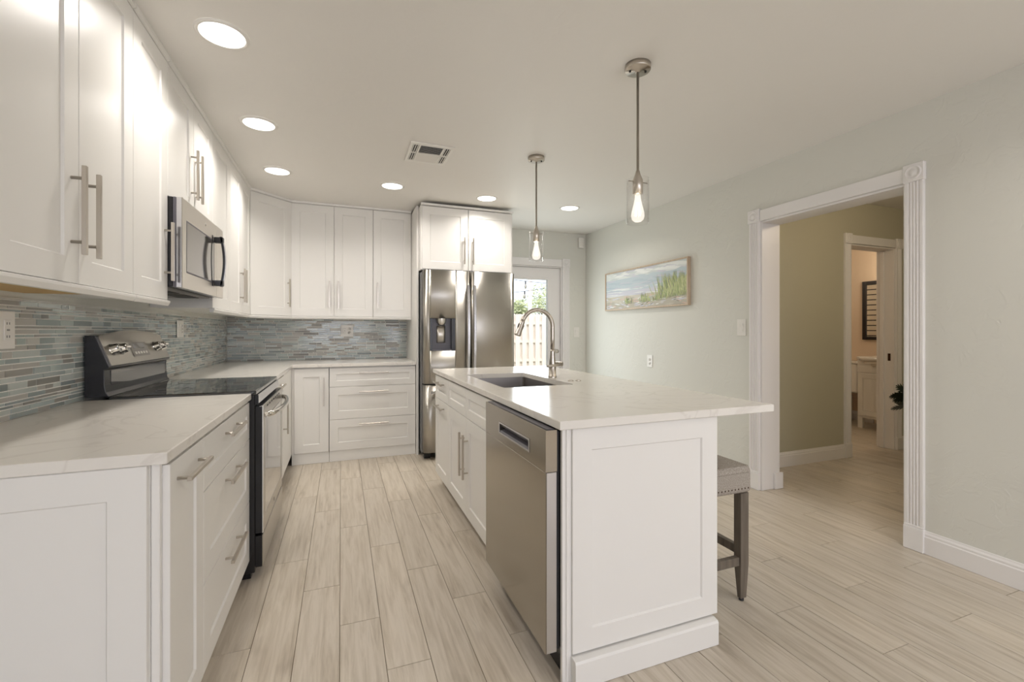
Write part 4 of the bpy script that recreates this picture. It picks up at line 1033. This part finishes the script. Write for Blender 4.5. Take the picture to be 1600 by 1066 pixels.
# plant standing in the hall, mostly behind the right casing
def plant():
    R = random.Random(4); t = thing('potted_plant', 'dark green leafy plant at the hall opening edge', 'plant', (4.74, 2.30, 0))
    b = MB(); b.lathe([(0, .0015), (.11, .0015), (.15, .26), (.16, .28), (.15, .30), (.138, .29), (.13, .27), (0, .27)], M['pot'], 28); b.build('pot', t)
    b = MB(); b.lathe([(0, .2705), (.128, .2705), (.1, .278), (0, .282)], M['soil'], 20); b.build('soil', t)
    for k in range(34):
        a = 2*PI*k/34*5+R.uniform(-.3, .3); el = R.uniform(.05, 1.2); L = R.uniform(.16, .30); d = Vector((math.cos(a)*math.cos(el), math.sin(a)*math.cos(el), math.sin(el)))
        base = Vector((.03*math.cos(a), .03*math.sin(a), .28)); top = base+Vector((0, 0, .22+R.random()*.14))+d*L*.6
        q = MB(); pts = [base+(top-base)*s+Vector((.05*math.cos(a)*math.sin(PI*s), .05*math.sin(a)*math.sin(PI*s), .03*math.sin(PI*s))) for s in [i/6 for i in range(7)]]
        q.tube(pts, .003, M['leaf'], 6)
        fw = Vector((d.x, d.y, R.uniform(-.7, .6))).normalized(); side = fw.cross(Vector((R.uniform(-.6, .6), R.uniform(-.6, .6), 1))).normalized(); roll = R.uniform(-.9, .9)
        side = (side*math.cos(roll)+fw.cross(side)*math.sin(roll)).normalized()
        n = 7
        for s_ in (-1, 1):
            for i in range(n):
                u = i/(n-1); p = top+fw*.13*u; ln = .070*math.sin(PI*(.14+.78*u)); ang = 1.0-.55*u
                tip = p+(side*s_*math.sin(ang)+fw*math.cos(ang))*ln; nb = .013
                q.quad([p-fw*nb, p+fw*nb, (p+tip)/2+fw*nb*1.1, tip], M['leaf']); q.quad([tip, (p+tip)/2-fw*nb*1.1, p-fw*nb, p], M['leaf'])
        q.build('leaf', t)
plant()

# ------------------------------------------------------------------ outdoors beyond the patio door
b = MB(); b.box(-30, 40, YB+1.5, 45, -.25, -.05, M['grass']); o = struct('ground', b)
b = MB(); b.box(.2, 3.2, YB+.16, YB+1.49, -.22, -.04, M['white_trim']); struct('step', b)
def fence():
    Y = 13.6; t = thing('wooden_fence', 'pale shadowbox wooden fence beyond the patio door', 'fence', (4.2, Y, -.05)); top = 1.82
    R = random.Random(9); pz = .235
    for i in range(-17, 24):
        x = i*pz; q = MB(); hgt = top+R.uniform(-.02, .02)
        q.prism([(x-.075, .01), (x+.075, .01), (x+.075, hgt-.05), (x+.045, hgt), (x-.045, hgt), (x-.075, hgt-.05)], -.045, -.025, M['fence_wood'], 'y'); q.build('picket', t)
        q = MB(); x += pz/2
        q.prism([(x-.075, .01), (x+.075, .01), (x+.075, hgt-.05), (x+.045, hgt), (x-.045, hgt), (x-.075, hgt-.05)], .025, .045, M['fence_wood'], 'y'); q.build('picket', t)
    for z in (.3, .92, 1.52):
        q = MB(); q.box(-17*pz, 24*pz, -.0245, .0245, z-.045, z+.045, M['fence_wood']); q.build('rail', t)
fence()
def tree(x, y, hgt, rad, label, seed, z0=.9, light=False):
    R = random.Random(seed); t = thing('garden_tree', label, 'tree', (x, y, -.05), 0, 'trees behind the fence')
    q = MB(); q.tube([(0, 0, 0), (.05, 0, hgt*.4), (0, .05, hgt*.75)], [.09, .07, .03], M['bark'], 8)
    for k in range(6):
        a = k*1.1; q.tube([(0.02, 0, hgt*.4+k*.1), (rad*.6*math.cos(a), rad*.6*math.sin(a), hgt*.62+k*.08)], [.03, .012], M['bark'], 6)
    q.build('trunk', t)
    q = MB(); cl = [(R.uniform(-.6, .6)*rad, R.uniform(-.6, .6)*rad, R.uniform(z0+.2, hgt-.2), R.uniform(.3, .55)*rad) for _ in range(12)]
    for i in range(2600):
        cx, cy, cz, cr = R.choice(cl); d = Vector((R.gauss(0, 1), R.gauss(0, 1), R.gauss(0, .8))).normalized()*cr*R.uniform(.55, 1.05)
        p = Vector((cx, cy, cz))+d; s = R.uniform(.05, .09)
        u = Vector((R.gauss(0, 1), R.gauss(0, 1), R.gauss(0, 1))).normalized(); v = u.orthogonal().normalized()
        q.quad([p-u*s, p+v*s*.45, p+u*s, p-v*s*.45], R.choice([M['tree_leaf'], M['tree_leaf2']]))
    q.build('foliage', t)
tree(6.35, 16.4, 2.35, 1.0, 'low light green tree over the fence, left in the door glass', 21)
tree(9.0, 18.6, 3.3, 1.3, 'taller green tree over the fence, right in the door glass', 22)
t = thing('utility_post', 'slim pale post standing behind the garden fence', 'post', (6.17, 14.4, -.05)); b = MB(); b.cyl((0, 0, 0), (0, 0, 5.6), .07, M['fence_wood'], 12); b.build('pole', t)
for px, lb in ((1.4, 'slim dark patio pole tying the left ends of the string lights'), (6.9, 'slim dark patio pole tying the right ends of the string lights')):
    t = thing('patio_pole', lb, 'pole', (px, 10.5, -.05)); b = MB(); b.cyl((0, 0, 0), (0, 0, 3.4), .03, M['mid_grey'], 10); b.build('pole', t)
def string_lights(pts, label, nb):
    t = thing('string_lights', label, 'string lights', (0, 0, 0), 0, 'string lights over the patio'); P = []
    for i in range(25):
        u = i/24; p = Vector(pts[0])*(1-u)+Vector(pts[1])*u; p.z -= .3*4*u*(1-u); P.append(p)
    q = MB(); q.tube(P, .006, M['slot'], 6); q.build('wire', t)
    for k in range(nb):
        p = P[int((k+.5)/nb*24)]; q = MB(); q.cyl(p+Vector((0, 0, -.001)), p+Vector((0, 0, -.08)), .018, M['slot'], 8); q.lathe([(.02, 0), (.035, -.05), (.025, -.10), (0, -.115)], M['bulb_plain'], 10, Matrix.Translation(p+Vector((0, 0, -.08)))); q.build('bulb', t)
M['bulb_plain'] = mat('unlit_bulb', lin(170, 165, 155), .2)
string_lights(((1.44, 10.5, 3.05), (6.86, 10.5, 2.55)), 'strand of string lights sloping down to the right in the door glass', 8)
string_lights(((1.44, 10.56, 2.15), (6.86, 10.56, 2.85)), 'strand of string lights sloping up to the right in the door glass', 8)
